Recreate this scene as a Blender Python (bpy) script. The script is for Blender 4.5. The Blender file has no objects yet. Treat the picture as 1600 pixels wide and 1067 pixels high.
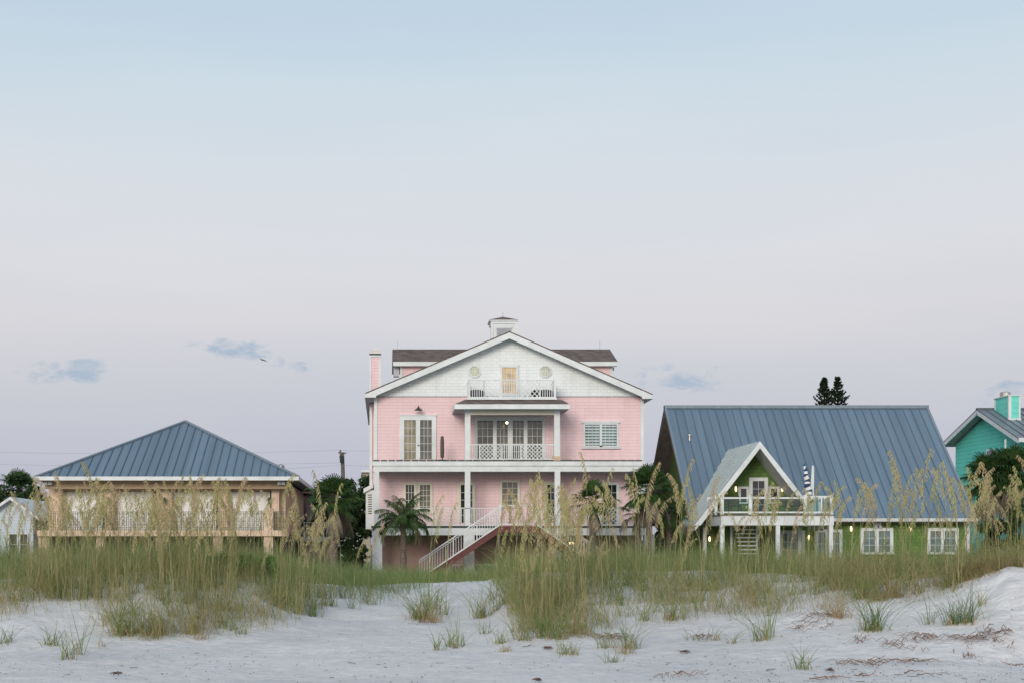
import bpy, math, random
import numpy as np
from mathutils import Vector, Matrix, noise

random.seed(7)
rng = np.random.default_rng(11)
R = math.radians
scn = bpy.context.scene
COL = scn.collection
F, VX, VY, EYE = 2222.0, 600.0, 850.0, 1.6


def wx(px, Y): return (px - VX) * Y / F
def wz(py, Y): return EYE + (VY - py) * Y / F


# ------------------------------------------------------------------ materials
MATS = {}


def newmat(name):
    m = bpy.data.materials.new(name)
    m.use_nodes = True
    nt = m.node_tree
    return m, nt, nt.nodes['Principled BSDF']


def N(nt, kind, **kw):
    n = nt.nodes.new(kind)
    for k, v in kw.items():
        if k in n.inputs.keys():
            n.inputs[k].default_value = v
        else:
            setattr(n, k, v)
    return n


def ramp(nt, stops, interp='LINEAR'):
    r = nt.nodes.new('ShaderNodeValToRGB')
    r.color_ramp.interpolation = interp
    e = r.color_ramp.elements
    while len(e) < len(stops):
        e.new(0.5)
    for i, (p, c) in enumerate(stops):
        e[i].position = p
        e[i].color = (c[0], c[1], c[2], 1)
    return r


def plain(name, col, rough=.6, metal=0., var=.06, scale=3., emit=None, estr=0., spec=.4, bump=0.):
    """painted or natural surface with slight uneven wear"""
    if name in MATS: return MATS[name]
    m, nt, b = newmat(name)
    tc = N(nt, 'ShaderNodeTexCoord')
    nz = N(nt, 'ShaderNodeTexNoise', Scale=scale, Detail=6., Roughness=.65)
    nt.links.new(tc.outputs['Object'], nz.inputs['Vector'])
    c0 = [max(0, c * (1 - var * 2.2)) for c in col]
    c1 = [min(1, c * (1 + var * 1.4)) for c in col]
    r = ramp(nt, [(.3, c0), (.7, c1)])
    nt.links.new(nz.outputs['Fac'], r.inputs['Fac'])
    nt.links.new(r.outputs['Color'], b.inputs['Base Color'])
    b.inputs['Roughness'].default_value = rough
    b.inputs['Metallic'].default_value = metal
    b.inputs['Specular IOR Level'].default_value = spec
    if emit:
        b.inputs['Emission Color'].default_value = (*emit, 1)
        b.inputs['Emission Strength'].default_value = estr
    if bump:
        n2 = N(nt, 'ShaderNodeTexNoise', Scale=scale * 12, Detail=4.)
        nt.links.new(tc.outputs['Object'], n2.inputs['Vector'])
        bp = N(nt, 'ShaderNodeBump', Strength=bump, Distance=.02)
        nt.links.new(n2.outputs['Fac'], bp.inputs['Height'])
        nt.links.new(bp.outputs['Normal'], b.inputs['Normal'])
    MATS[name] = m
    return m


def shingle(name, col, row=.16, wid=.2, mort=.72, vary=.07, rough=.75, offset=.5, msize=.012):
    """shingle or clapboard courses laid by a brick texture on (x + y, z)"""
    m, nt, b = newmat(name)
    tc = N(nt, 'ShaderNodeTexCoord')
    sp = N(nt, 'ShaderNodeSeparateXYZ')
    nt.links.new(tc.outputs['Object'], sp.inputs[0])
    ad = N(nt, 'ShaderNodeMath', operation='ADD')
    nt.links.new(sp.outputs['X'], ad.inputs[0]); nt.links.new(sp.outputs['Y'], ad.inputs[1])
    cb = N(nt, 'ShaderNodeCombineXYZ')
    nt.links.new(ad.outputs[0], cb.inputs['X']); nt.links.new(sp.outputs['Z'], cb.inputs['Y'])
    br = N(nt, 'ShaderNodeTexBrick')
    br.offset = offset
    br.inputs['Scale'].default_value = 1.
    br.inputs['Brick Width'].default_value = wid
    br.inputs['Row Height'].default_value = row
    br.inputs['Mortar Size'].default_value = msize
    br.inputs['Mortar Smooth'].default_value = .5
    br.inputs['Color1'].default_value = (*[c * (1 - vary) for c in col], 1)
    br.inputs['Color2'].default_value = (*[min(1, c * (1 + vary)) for c in col], 1)
    br.inputs['Mortar'].default_value = (*[c * mort for c in col], 1)
    nt.links.new(cb.outputs[0], br.inputs['Vector'])
    nz = N(nt, 'ShaderNodeTexNoise', Scale=.7, Detail=5., Roughness=.7)
    nt.links.new(tc.outputs['Object'], nz.inputs['Vector'])
    r = ramp(nt, [(.3, (.9, .9, .89)), (.7, (1, 1, 1))])
    nt.links.new(nz.outputs['Fac'], r.inputs['Fac'])
    mx = N(nt, 'ShaderNodeMix', data_type='RGBA', blend_type='MULTIPLY')
    mx.inputs['Factor'].default_value = 1
    nt.links.new(br.outputs['Color'], mx.inputs[6]); nt.links.new(r.outputs['Color'], mx.inputs[7])
    mps = N(nt, 'ShaderNodeMapping'); mps.inputs['Scale'].default_value = (2.6, 2.6, .22)
    nt.links.new(tc.outputs['Object'], mps.inputs[0])
    nst_ = N(nt, 'ShaderNodeTexNoise', Scale=1., Detail=6., Roughness=.7)
    nt.links.new(mps.outputs[0], nst_.inputs['Vector'])
    r9 = ramp(nt, [(.30, (.86, .86, .84)), (.5, (1, 1, 1))])
    nt.links.new(nst_.outputs['Fac'], r9.inputs['Fac'])
    mx9 = N(nt, 'ShaderNodeMix', data_type='RGBA', blend_type='MULTIPLY')
    mx9.inputs['Factor'].default_value = .75
    nt.links.new(mx.outputs[2], mx9.inputs[6]); nt.links.new(r9.outputs[0], mx9.inputs[7])
    nt.links.new(mx9.outputs[2], b.inputs['Base Color'])
    bp = N(nt, 'ShaderNodeBump', Strength=.5, Distance=.012, invert=True)
    nt.links.new(br.outputs['Fac'], bp.inputs['Height'])
    nt.links.new(bp.outputs['Normal'], b.inputs['Normal'])
    b.inputs['Roughness'].default_value = rough
    MATS[name] = m
    return m


def tinted(name, stops, rough=.6, trans=.25):
    """leaf material: colour picked per blade from the 'tint' attribute"""
    m, nt, b = newmat(name)
    at = N(nt, 'ShaderNodeAttribute', attribute_name='tint')
    r = ramp(nt, stops)
    nt.links.new(at.outputs['Fac'], r.inputs['Fac'])
    nt.links.new(r.outputs['Color'], b.inputs['Base Color'])
    b.inputs['Roughness'].default_value = rough
    b.inputs['Specular IOR Level'].default_value = .25
    if trans:
        tr = N(nt, 'ShaderNodeBsdfTranslucent')
        nt.links.new(r.outputs['Color'], tr.inputs['Color'])
        mx = N(nt, 'ShaderNodeMixShader')
        mx.inputs[0].default_value = trans
        out = nt.nodes['Material Output']
        nt.links.new(b.outputs[0], mx.inputs[1]); nt.links.new(tr.outputs[0], mx.inputs[2])
        nt.links.new(mx.outputs[0], out.inputs['Surface'])
    MATS[name] = m
    return m


def sandmat():
    m, nt, b = newmat('white_sand')
    tc = N(nt, 'ShaderNodeTexCoord')
    big = N(nt, 'ShaderNodeTexNoise', Scale=.35, Detail=6., Roughness=.6)
    mid = N(nt, 'ShaderNodeTexNoise', Scale=5., Detail=6., Roughness=.7)
    fine = N(nt, 'ShaderNodeTexNoise', Scale=60., Detail=4., Roughness=.8)
    for n in (big, mid, fine): nt.links.new(tc.outputs['Object'], n.inputs['Vector'])
    r = ramp(nt, [(.3, (.62, .605, .60)), (.7, (.76, .74, .72))])
    nt.links.new(big.outputs['Fac'], r.inputs['Fac'])
    r2 = ramp(nt, [(.28, (.82, .81, .80)), (.6, (1, 1, 1))])
    nt.links.new(mid.outputs['Fac'], r2.inputs['Fac'])
    mx = N(nt, 'ShaderNodeMix', data_type='RGBA', blend_type='MULTIPLY'); mx.inputs['Factor'].default_value = 1
    nt.links.new(r.outputs[0], mx.inputs[6]); nt.links.new(r2.outputs[0], mx.inputs[7])
    r3 = ramp(nt, [(.25, (.75, .74, .72)), (.42, (1, 1, 1))])
    nt.links.new(fine.outputs['Fac'], r3.inputs['Fac'])
    mx2 = N(nt, 'ShaderNodeMix', data_type='RGBA', blend_type='MULTIPLY'); mx2.inputs['Factor'].default_value = .6
    nt.links.new(mx.outputs[2], mx2.inputs[6]); nt.links.new(r3.outputs[0], mx2.inputs[7])
    # far inland the sheet turns to dull soil and lawn
    sp = N(nt, 'ShaderNodeSeparateXYZ'); nt.links.new(tc.outputs['Object'], sp.inputs[0])
    mr = N(nt, 'ShaderNodeMapRange'); mr.inputs['From Min'].default_value = 56; mr.inputs['From Max'].default_value = 64
    nt.links.new(sp.outputs['Y'], mr.inputs['Value'])
    mx3 = N(nt, 'ShaderNodeMix', data_type='RGBA')
    mx3.inputs[7].default_value = (.13, .14, .08, 1)
    nt.links.new(mr.outputs[0], mx3.inputs['Factor']); nt.links.new(mx2.outputs[2], mx3.inputs[6])
    nt.links.new(mx3.outputs[2], b.inputs['Base Color'])
    b.inputs['Roughness'].default_value = .95
    b.inputs['Specular IOR Level'].default_value = .15
    mp = N(nt, 'ShaderNodeMapping'); mp.inputs['Scale'].default_value = (1, 1.8, 1)
    nt.links.new(tc.outputs['Object'], mp.inputs[0])
    hn = N(nt, 'ShaderNodeTexNoise', Scale=6., Detail=8., Roughness=.62)
    nt.links.new(mp.outputs[0], hn.inputs['Vector'])
    bp = N(nt, 'ShaderNodeBump', Strength=.75, Distance=.07)
    nt.links.new(hn.outputs['Fac'], bp.inputs['Height'])
    bp2 = N(nt, 'ShaderNodeBump', Strength=.4, Distance=.01)
    nt.links.new(fine.outputs['Fac'], bp2.inputs['Height']); nt.links.new(bp.outputs[0], bp2.inputs['Normal'])
    nt.links.new(bp2.outputs[0], b.inputs['Normal'])
    MATS['sand'] = m
    return m


def glass(name, col, rough=.06, emit=None, estr=0.):
    m, nt, b = newmat(name)
    tc = N(nt, 'ShaderNodeTexCoord')
    nz = N(nt, 'ShaderNodeTexNoise', Scale=1.6, Detail=3.)
    nt.links.new(tc.outputs['Object'], nz.inputs['Vector'])
    r = ramp(nt, [(.35, [c * .62 for c in col]), (.65, [min(1, c * 1.3) for c in col])])
    nt.links.new(nz.outputs['Fac'], r.inputs['Fac'])
    nt.links.new(r.outputs[0], b.inputs['Base Color'])
    b.inputs['Roughness'].default_value = rough
    b.inputs['IOR'].default_value = 1.45
    b.inputs['Coat Weight'].default_value = .5
    b.inputs['Coat Roughness'].default_value = .03
    if emit:
        b.inputs['Emission Color'].default_value = (*emit, 1)
        b.inputs['Emission Strength'].default_value = estr
    MATS[name] = m
    return m


PINK = shingle('pink_shingle', (.83, .605, .615), mort=.84, vary=.015, wid=.9)
PINKS = shingle('pink_shade_wall', (.74, .41, .40), row=.17, wid=2.4, mort=.72, vary=.02)
WSH = shingle('white_shingle', (.80, .84, .84), row=.16, wid=.34, mort=.88, vary=.02)
WHITE = plain('white_trim', (.66, .695, .69), rough=.5, var=.07, scale=1.3)
STUC = plain('white_stucco', (.70, .72, .74), rough=.9, var=.06, scale=5, bump=.3)
CREAM = plain('cream_trim', (.66, .64, .52), rough=.6, var=.03)
GREY = plain('grey_soffit', (.50, .52, .55), rough=.7)
BROWN = shingle('brown_roof_shingle', (.15, .115, .10), row=.09, wid=.25, mort=.55, vary=.4, rough=.95)
DARK = plain('dark_metal', (.03, .03, .032), rough=.5)
DKGREEN = plain('dark_drip_edge', (.035, .055, .05), rough=.6, var=.25, scale=8)
MAROON = plain('maroon_stringer', (.13, .045, .042), rough=.7)
ROSEW = plain('shade_darkened_rose_wall', (.44, .30, .26), rough=.9, scale=2)  # wall pink darkened to carry part of the shade below the deck
def metalroof(name, col, pitch=.435):
    m, nt, b = newmat(name)
    tc = N(nt, 'ShaderNodeTexCoord'); sp = N(nt, 'ShaderNodeSeparateXYZ'); nt.links.new(tc.outputs['Object'], sp.inputs[0])
    dv = N(nt, 'ShaderNodeMath', operation='DIVIDE'); dv.inputs[1].default_value = pitch; nt.links.new(sp.outputs['X'], dv.inputs[0])
    fl = N(nt, 'ShaderNodeMath', operation='FLOOR'); nt.links.new(dv.outputs[0], fl.inputs[0])
    wn_ = N(nt, 'ShaderNodeTexWhiteNoise', noise_dimensions='1D'); nt.links.new(fl.outputs[0], wn_.inputs['W'])
    r = ramp(nt, [(0, [c * .90 for c in col]), (1, [c * 1.08 for c in col])]); nt.links.new(wn_.outputs['Value'], r.inputs['Fac'])
    mp = N(nt, 'ShaderNodeMapping'); mp.inputs['Scale'].default_value = (3.5, .25, .25); nt.links.new(tc.outputs['Object'], mp.inputs[0])
    n1 = N(nt, 'ShaderNodeTexNoise', Scale=1., Detail=7., Roughness=.7); nt.links.new(mp.outputs[0], n1.inputs['Vector'])
    r2 = ramp(nt, [(.3, (.86, .87, .88)), (.5, (1, 1, 1)), (.72, (1.10, 1.09, 1.07))]); nt.links.new(n1.outputs['Fac'], r2.inputs['Fac'])
    mx = N(nt, 'ShaderNodeMix', data_type='RGBA', blend_type='MULTIPLY'); mx.inputs['Factor'].default_value = 1
    nt.links.new(r.outputs[0], mx.inputs[6]); nt.links.new(r2.outputs[0], mx.inputs[7]); nt.links.new(mx.outputs[2], b.inputs['Base Color'])
    r3 = ramp(nt, [(.3, (.42,) * 3), (.7, (.6,) * 3)]); nt.links.new(n1.outputs['Fac'], r3.inputs['Fac']); nt.links.new(r3.outputs[0], b.inputs['Roughness'])
    b.inputs['Metallic'].default_value = .15
    MATS[name] = m
    return m


BLUE = metalroof('blue_metal_roof', (.135, .198, .258))
BLUED = plain('blue_metal_seam', (.09, .13, .165), rough=.5, var=.1, metal=.15)
BLUEL = plain('blue_ridge_cap', (.20, .25, .29), rough=.45, var=.08, metal=.15)
LMET = plain('pale_metal_roof', (.47, .52, .52), rough=.4, var=.1, scale=1.2, metal=.2)
GRYMET = plain('grey_metal_roof', (.17, .20, .23), rough=.4, var=.1, scale=1.)
GREEN = shingle('green_shingle', (.11, .20, .045), row=.17, wid=.2, mort=.6, vary=.18)
TEAL = shingle('teal_clapboard', (.12, .62, .53), row=.24, wid=40., mort=.62, vary=.02)
TEAL2 = shingle('light_teal_clapboard', (.17, .68, .56), row=.3, wid=40., mort=.7, vary=.02)
TAN = plain('tan_stucco', (.58, .44, .31), rough=.9, var=.08, scale=2., bump=.2)
TAND = plain('tan_beam', (.50, .37, .25), rough=.85, var=.08)
PEACH = plain('peach_stucco', (.68, .52, .39), rough=.9, var=.08, scale=3.)
SHUT = shingle('white_storm_shutter', (.84, .85, .83), row=.11, wid=60., mort=.86, vary=.01, rough=.55)
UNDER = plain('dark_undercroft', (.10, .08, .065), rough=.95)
IRON = plain('dark_green_iron', (.02, .05, .042), rough=.5)
WOODG = plain('weathered_wood', (.15, .135, .12), rough=.9, var=.25, scale=6)
SOFW = plain('brown_soffit', (.16, .14, .125), rough=.9, var=.15)
METAL = plain('galvanised_metal', (.52, .50, .46), rough=.35, metal=.8, var=.1)
NAVY = plain('navy_canvas', (.025, .055, .12), rough=.9)
CANV = plain('white_canvas', (.72, .72, .70), rough=.9)
BULB = plain('warm_bulb', (.9, .7, .4), emit=(1., .72, .38), estr=4.5)
BULBD = plain('warm_ceiling_bulb', (.9, .8, .5), emit=(1., .84, .55), estr=4.)
G_GREY = glass('grey_glass', (.115, .115, .095))
G_DARK = glass('dark_glass', (.02, .028, .028))
G_WARM = glass('warm_curtain_glass', (.50, .37, .22), emit=(1., .70, .40), estr=.13)
G_TAN = glass('lit_room_glass', (.20, .175, .115), emit=(1., .78, .42), estr=.05)
G_CREAM = glass('cream_glass', (.50, .52, .38), rough=.25)
G_TEAL = glass('teal_tinted_glass', (.11, .17, .17))
G_RAIL = glass('green_tinted_glass', (.07, .13, .115))
SAND = sandmat()
LEAF = tinted('tree_leaf', [(0, (.022, .046, .018)), (.55, (.05, .095, .032)), (1, (.11, .165, .055))])
LEAFD = tinted('conifer_needle', [(0, (.006, .014, .007)), (1, (.022, .045, .018))], trans=.1)
PALM = tinted('palm_frond', [(0, (.03, .07, .02)), (.6, (.07, .13, .035)), (.85, (.14, .19, .06)), (1, (.24, .2, .12))])
PALMDRY = tinted('dry_palm_frond', [(0, (.15, .12, .09)), (1, (.32, .27, .21))])
TRUNK = plain('palm_trunk', (.17, .135, .11), rough=.95, var=.3, scale=9, bump=.8)
BARK = plain('tree_bark', (.09, .07, .05), rough=.95, var=.3, scale=6)
GRASS = tinted('dune_grass_blade', [(0, (.085, .155, .045)), (.35, (.16, .235, .07)), (.6, (.27, .285, .10)), (.8, (.42, .345, .18)), (1, (.42, .29, .17))])
STALK = tinted('sea_oat_stalk', [(0, (.20, .26, .08)), (.4, (.35, .34, .15)), (.75, (.42, .36, .2)), (1, (.36, .26, .16))])
PLUME = tinted('sea_oat_plume', [(0, (.42, .42, .16)), (.5, (.56, .49, .25)), (1, (.52, .39, .25))], trans=.3)
ROOT = plain('dead_root', (.23, .15, .11), rough=.95, var=.35, scale=12)
WEED = plain('dry_seaweed', (.16, .11, .08), rough=.95, var=.4, scale=20)
FLOWER = plain('white_blossom', (.6, .6, .5), rough=.8)

# ------------------------------------------------------------------ builders
ORG = {}


def tag(o, label=None, cat=None, group=None, kind=None):
    if label: o['label'] = label
    if cat: o['category'] = cat
    if group: o['group'] = group
    if kind: o['kind'] = kind
    return o


def thing(name, loc, label, cat, group=None):
    o = bpy.data.objects.new(name, None)
    COL.objects.link(o)
    o.location = loc
    o.empty_display_size = .3
    ORG[o.name] = Vector(loc)
    return tag(o, label, cat, group)


class MB:
    def __init__(s): s.v = []; s.f = []; s.mi = []; s.cur = 0

    def add(s, vs, fs):
        b = len(s.v)
        s.v += [tuple(v) for v in vs]
        s.f += [tuple(b + i for i in f) for f in fs]
        s.mi += [s.cur] * len(fs)
        return s

    def box(s, x0, x1, y0, y1, z0, z1):
        if x0 > x1: x0, x1 = x1, x0
        if y0 > y1: y0, y1 = y1, y0
        if z0 > z1: z0, z1 = z1, z0
        return s.add([(x0, y0, z0), (x1, y0, z0), (x1, y1, z0), (x0, y1, z0), (x0, y0, z1), (x1, y0, z1), (x1, y1, z1), (x0, y1, z1)],
                     [(0, 3, 2, 1), (4, 5, 6, 7), (0, 1, 5, 4), (1, 2, 6, 5), (2, 3, 7, 6), (3, 0, 4, 7)])

    def pbox(s, px0, px1, py0, py1, Y, d=.1, front=0.):
        """box whose front face (at depth Y-front) spans that stretch of the facade, d thick"""
        return s.box(wx(px0, Y), wx(px1, Y), Y - front, Y - front + d, wz(py1, Y), wz(py0, Y))

    def prism(s, pts, y0, y1):
        """polygon in x,z extruded along y"""
        n = len(pts)
        vs = [(x, y0, z) for x, z in pts] + [(x, y1, z) for x, z in pts]
        fs = [tuple(range(n)), tuple(range(2 * n - 1, n - 1, -1))]
        fs += [(i, i + n, (i + 1) % n + n, (i + 1) % n) for i in range(n)]
        return s.add(vs, fs)

    def prismx(s, pts, x0, x1):
        n = len(pts)
        vs = [(x0, y, z) for y, z in pts] + [(x1, y, z) for y, z in pts]
        fs = [tuple(range(n)), tuple(range(2 * n - 1, n - 1, -1))]
        fs += [(i, i + n, (i + 1) % n + n, (i + 1) % n) for i in range(n)]
        return s.add(vs, fs)

    def bar(s, p, q, w, d=None, up=(0, 0, 1)):
        """square bar from p to q, w across, d the other way"""
        d = d or w
        p, q = Vector(p), Vector(q)
        a = (q - p).normalized()
        u = Vector(up)
        if abs(a.dot(u)) > .98: u = Vector((0, 1, 0))
        sd = a.cross(u).normalized() * w / 2
        u2 = sd.cross(a).normalized() * d / 2
        vs = []
        for c in (p, q):
            vs += [c - sd - u2, c + sd - u2, c + sd + u2, c - sd + u2]
        return s.add(vs, [(0, 1, 2, 3), (7, 6, 5, 4), (0, 4, 5, 1), (1, 5, 6, 2), (2, 6, 7, 3), (3, 7, 4, 0)])

    def tube(s, pts, rs, n=8, cap=True):
        pts = [Vector(p) for p in pts]
        if not isinstance(rs, (list, tuple)): rs = [rs] * len(pts)
        vs = []
        for i, p in enumerate(pts):
            a = (pts[min(i + 1, len(pts) - 1)] - pts[max(i - 1, 0)])
            a = a.normalized() if a.length > 1e-9 else Vector((0, 0, 1))
            u = Vector((0, 1, 0)) if abs(a.y) < .9 else Vector((1, 0, 0))
            sd = a.cross(u).normalized(); u2 = sd.cross(a)
            for k in range(n):
                t = 2 * math.pi * k / n
                vs.append(p + (sd * math.cos(t) + u2 * math.sin(t)) * rs[i])
        fs = []
        for i in range(len(pts) - 1):
            for k in range(n):
                a, b = i * n + k, i * n + (k + 1) % n
                fs.append((a, b, b + n, a + n))
        if cap:
            fs.append(tuple(range(n - 1, -1, -1))); fs.append(tuple(range((len(pts) - 1) * n, len(pts) * n)))
        return s.add(vs, fs)

    def ball(s, c, r, n=10, sx=1, sy=1, sz=1):
        vs, fs = [], []
        m = n // 2
        for i in range(m + 1):
            th = math.pi * i / m
            for k in range(n):
                ph = 2 * math.pi * k / n
                vs.append((c[0] + r * sx * math.sin(th) * math.cos(ph), c[1] + r * sy * math.sin(th) * math.sin(ph), c[2] + r * sz * math.cos(th)))
        for i in range(m):
            for k in range(n):
                a, b = i * n + k, i * n + (k + 1) % n
                fs.append((a, a + n, b + n, b))
        return s.add(vs, fs)

    def slab(s, a, b, c, d, t):
        """quad a b c d (top face) with thickness t straight down"""
        T = [Vector(p) for p in (a, b, c, d)]
        B = [p - Vector((0, 0, t)) for p in T]
        return s.add(T + B, [(0, 1, 2, 3), (7, 6, 5, 4), (0, 4, 5, 1), (1, 5, 6, 2), (2, 6, 7, 3), (3, 7, 4, 0)])

    def build(s, name, mat, parent=None, label=None, smooth=False, loc=None):
        off = ORG.get(parent.name, Vector()) if parent else Vector(loc or (0, 0, 0))
        me = bpy.data.meshes.new(name)
        me.from_pydata([(v[0] - off.x, v[1] - off.y, v[2] - off.z) for v in s.v], [], s.f)
        mats = mat if isinstance(mat, (list, tuple)) else [mat]
        for m in mats: me.materials.append(m)
        if len(mats) > 1: me.polygons.foreach_set('material_index', s.mi)
        if smooth: me.polygons.foreach_set('use_smooth', [True] * len(me.polygons))
        me.update()
        # consistent outward normals
        import bmesh
        bm = bmesh.new(); bm.from_mesh(me); bmesh.ops.recalc_face_normals(bm, faces=bm.faces); bm.to_mesh(me); bm.free()
        o = bpy.data.objects.new(name, me)
        COL.objects.link(o)
        if parent:
            o.parent = parent
            ORG[o.name] = off
        else:
            o.location = off
            ORG[o.name] = off
        if label: o['label'] = label
        return o


class RB:
    """batches of ribbons (leaf blades): centre lines C (n,m,3), half widths W (n,m), side vectors S (n,3)"""
    def __init__(s): s.V = []; s.Fc = []; s.T = []; s.n = 0

    def add(s, C, W, S, tint):
        C = np.asarray(C, float); n, m, _ = C.shape
        W = np.broadcast_to(np.asarray(W, float), (n, m))[:, :, None]
        S = np.asarray(S, float)
        if S.ndim == 2: S = S[:, None, :]
        L, Rr = C - S * W, C + S * W
        V = np.stack([L, Rr], 2).reshape(-1, 3)
        idx = (np.arange(n)[:, None] * m + np.arange(m - 1)[None, :]) * 2
        a = idx.reshape(-1) + s.n
        s.Fc.append(np.stack([a, a + 1, a + 3, a + 2], 1))
        s.V.append(V)
        s.T.append(np.repeat(np.broadcast_to(tint, (n,)), m * 2))
        s.n += n * m * 2

    def mesh(s, name, mat, off=(0, 0, 0)):
        V = np.concatenate(s.V) - np.array(off); Fc = np.concatenate(s.Fc); T = np.concatenate(s.T)
        me = bpy.data.meshes.new(name)
        me.vertices.add(len(V)); me.vertices.foreach_set('co', V.astype(np.float32).ravel())
        me.loops.add(len(Fc) * 4); me.loops.foreach_set('vertex_index', Fc.astype(np.int32).ravel())
        me.polygons.add(len(Fc))
        me.polygons.foreach_set('loop_start', np.arange(len(Fc), dtype=np.int32) * 4)
        me.update(calc_edges=True)
        me.validate()
        at = me.attributes.new('tint', 'FLOAT', 'POINT')
        at.data.foreach_set('value', T.astype(np.float32))
        me.materials.append(mat)
        return me

    def build(s, name, mat, parent=None, off=None):
        if off is None: off = ORG.get(parent.name, Vector()) if parent else (0, 0, 0)
        o = bpy.data.objects.new(name, s.mesh(name, mat, off))
        COL.objects.link(o)
        if parent: o.parent = parent
        else: o.location = off
        ORG[o.name] = Vector(off)
        return o


def norm(a): return a / np.maximum(np.linalg.norm(a, axis=-1, keepdims=True), 1e-9)


# ------------------------------------------------------------------ terrain
CR = [(-400, 900, 27), (0, 902, 27), (150, 898, 27), (260, 893, 27), (400, 901, 28), (480, 913, 32), (600, 913, 35), (700, 907, 37), (760, 905, 36), (800, 899, 31),
      (900, 896, 30), (990, 889, 31), (1080, 890, 30), (1200, 896, 28), (1330, 903, 26), (1420, 907, 25.5), (1480, 900, 25), (1530, 894, 23.6), (1570, 888, 22.9), (1620, 884, 22.6), (2000, 880, 23)]
FT = [(-400, 21.3), (0, 20.6), (200, 20.8), (400, 21.5), (600, 19.5), (800, 20.5), (1000, 20.2), (1200, 19.9), (1350, 19.3), (1480, 19.1), (1560, 19.4), (1620, 19.6), (2000, 19.6)]
PW = [(-400, 1.), (400, 1.0), (500, 1.05), (700, 1.05), (800, .95), (1300, .92), (1480, .9), (1560, .85), (2000, .85)]


def nzf(x, y, s, seed=0.): return noise.noise(Vector((x * s + seed, y * s - seed, seed * 1.7)))


def ground(x, y):
    if y < 8:
        return 0.012 * nzf(x, y, .5)
    u = VX + F * x / y
    cy = np.interp(u, [c[0] for c in CR], [c[1] for c in CR])
    Yc = float(np.interp(u, [c[0] for c in CR], [c[2] for c in CR]))
    Yf = float(np.interp(u, [c[0] for c in FT], [c[1] for c in FT]))
    pw = float(np.interp(u, [c[0] for c in PW], [c[1] for c in PW]))
    Zc = EYE - (float(cy) - VY) * Yc / F
    t = (y - Yf) / (Yc - Yf)
    amp = 0.
    if t <= 0: z = 0.
    elif t < 1:
        s = t ** pw
        z = Zc * (s * .65 + .35 * (3 * s * s - 2 * s ** 3)); amp = min(1, t * 3) * (1 - t * .55)
    else:
        k = min(1., (y - Yc) / max(1., 58 - Yc))
        z = Zc * (1 - k) ** 1.2 - .02 * min(1, k * 4); amp = .45
        if y > 62: amp = 0
    z += .02 * nzf(x, y, 1.1, 3) + .035 * nzf(x, y, .45, 9)
    z += amp * (.17 * nzf(x, y, .33, 5) + .09 * nzf(x, y, .8, 12) + .035 * nzf(x, y, 2.1, 20))
    if 14 < y < 22:
        q = nzf(x, y, 2.6, 77)
        z -= .05 * max(0., q - .22) * min(1, (22 - y) / 3)
        z += .012 * nzf(x, y, 5.2, 61)
    if u > 1460 and 0 < t < 1.1: z += min(1, (u - 1460) / 60) * (.05 * nzf(x, y, 2.8, 15) + .03 * nzf(x, y, 5.5, 8))
    if 17 < y < 30: z += .012 * nzf(x, y * 1.5, 4.5, 31) * (1.2 if y < 24 else .6)
    return z


def make_ground():
    def axis(lo, hi, st, far, g=1.35):
        a = list(np.arange(lo, hi, st)); s = st
        up = []; v = a[-1]
        while v < far: s *= g; v += s; up.append(v)
        s = st; dn = []; v = a[0]
        while v > -far: s *= g; v -= s; dn.append(v)
        return np.array(dn[::-1] + a + up)
    xs = axis(-8.5, 13.5, .085, 4000)
    ya = list(np.arange(14, 32, .085)) + list(np.arange(32, 64, .5))
    s = .5; v = ya[-1]; up = []
    while v < 4000: s *= 1.4; v += s; up.append(v)
    s = .085; v = 14; dn = []
    while v > -3000: s *= 1.4; v -= s; dn.append(v)
    ys = np.array(dn[::-1] + ya + up)
    V = [(x, y, ground(float(x), float(y))) for y in ys for x in xs]
    nx, ny = len(xs), len(ys)
    j, i = np.meshgrid(np.arange(ny - 1), np.arange(nx - 1), indexing='ij')
    a = (j * nx + i).ravel()
    Fc = np.stack([a, a + 1, a + nx + 1, a + nx], 1).astype(np.int32)
    me = bpy.data.meshes.new('beach_ground')
    me.vertices.add(len(V)); me.vertices.foreach_set('co', np.array(V, np.float32).ravel())
    me.loops.add(len(Fc) * 4); me.loops.foreach_set('vertex_index', Fc.ravel())
    me.polygons.add(len(Fc)); me.polygons.foreach_set('loop_start', np.arange(len(Fc), dtype=np.int32) * 4)
    me.update(calc_edges=True)
    me.polygons.foreach_set('use_smooth', [True] * len(Fc))
    me.materials.append(SAND)
    o = bpy.data.objects.new('beach_ground', me); COL.objects.link(o)
    o['kind'] = 'structure'


make_ground()

# ------------------------------------------------------------------ building helpers


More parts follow.
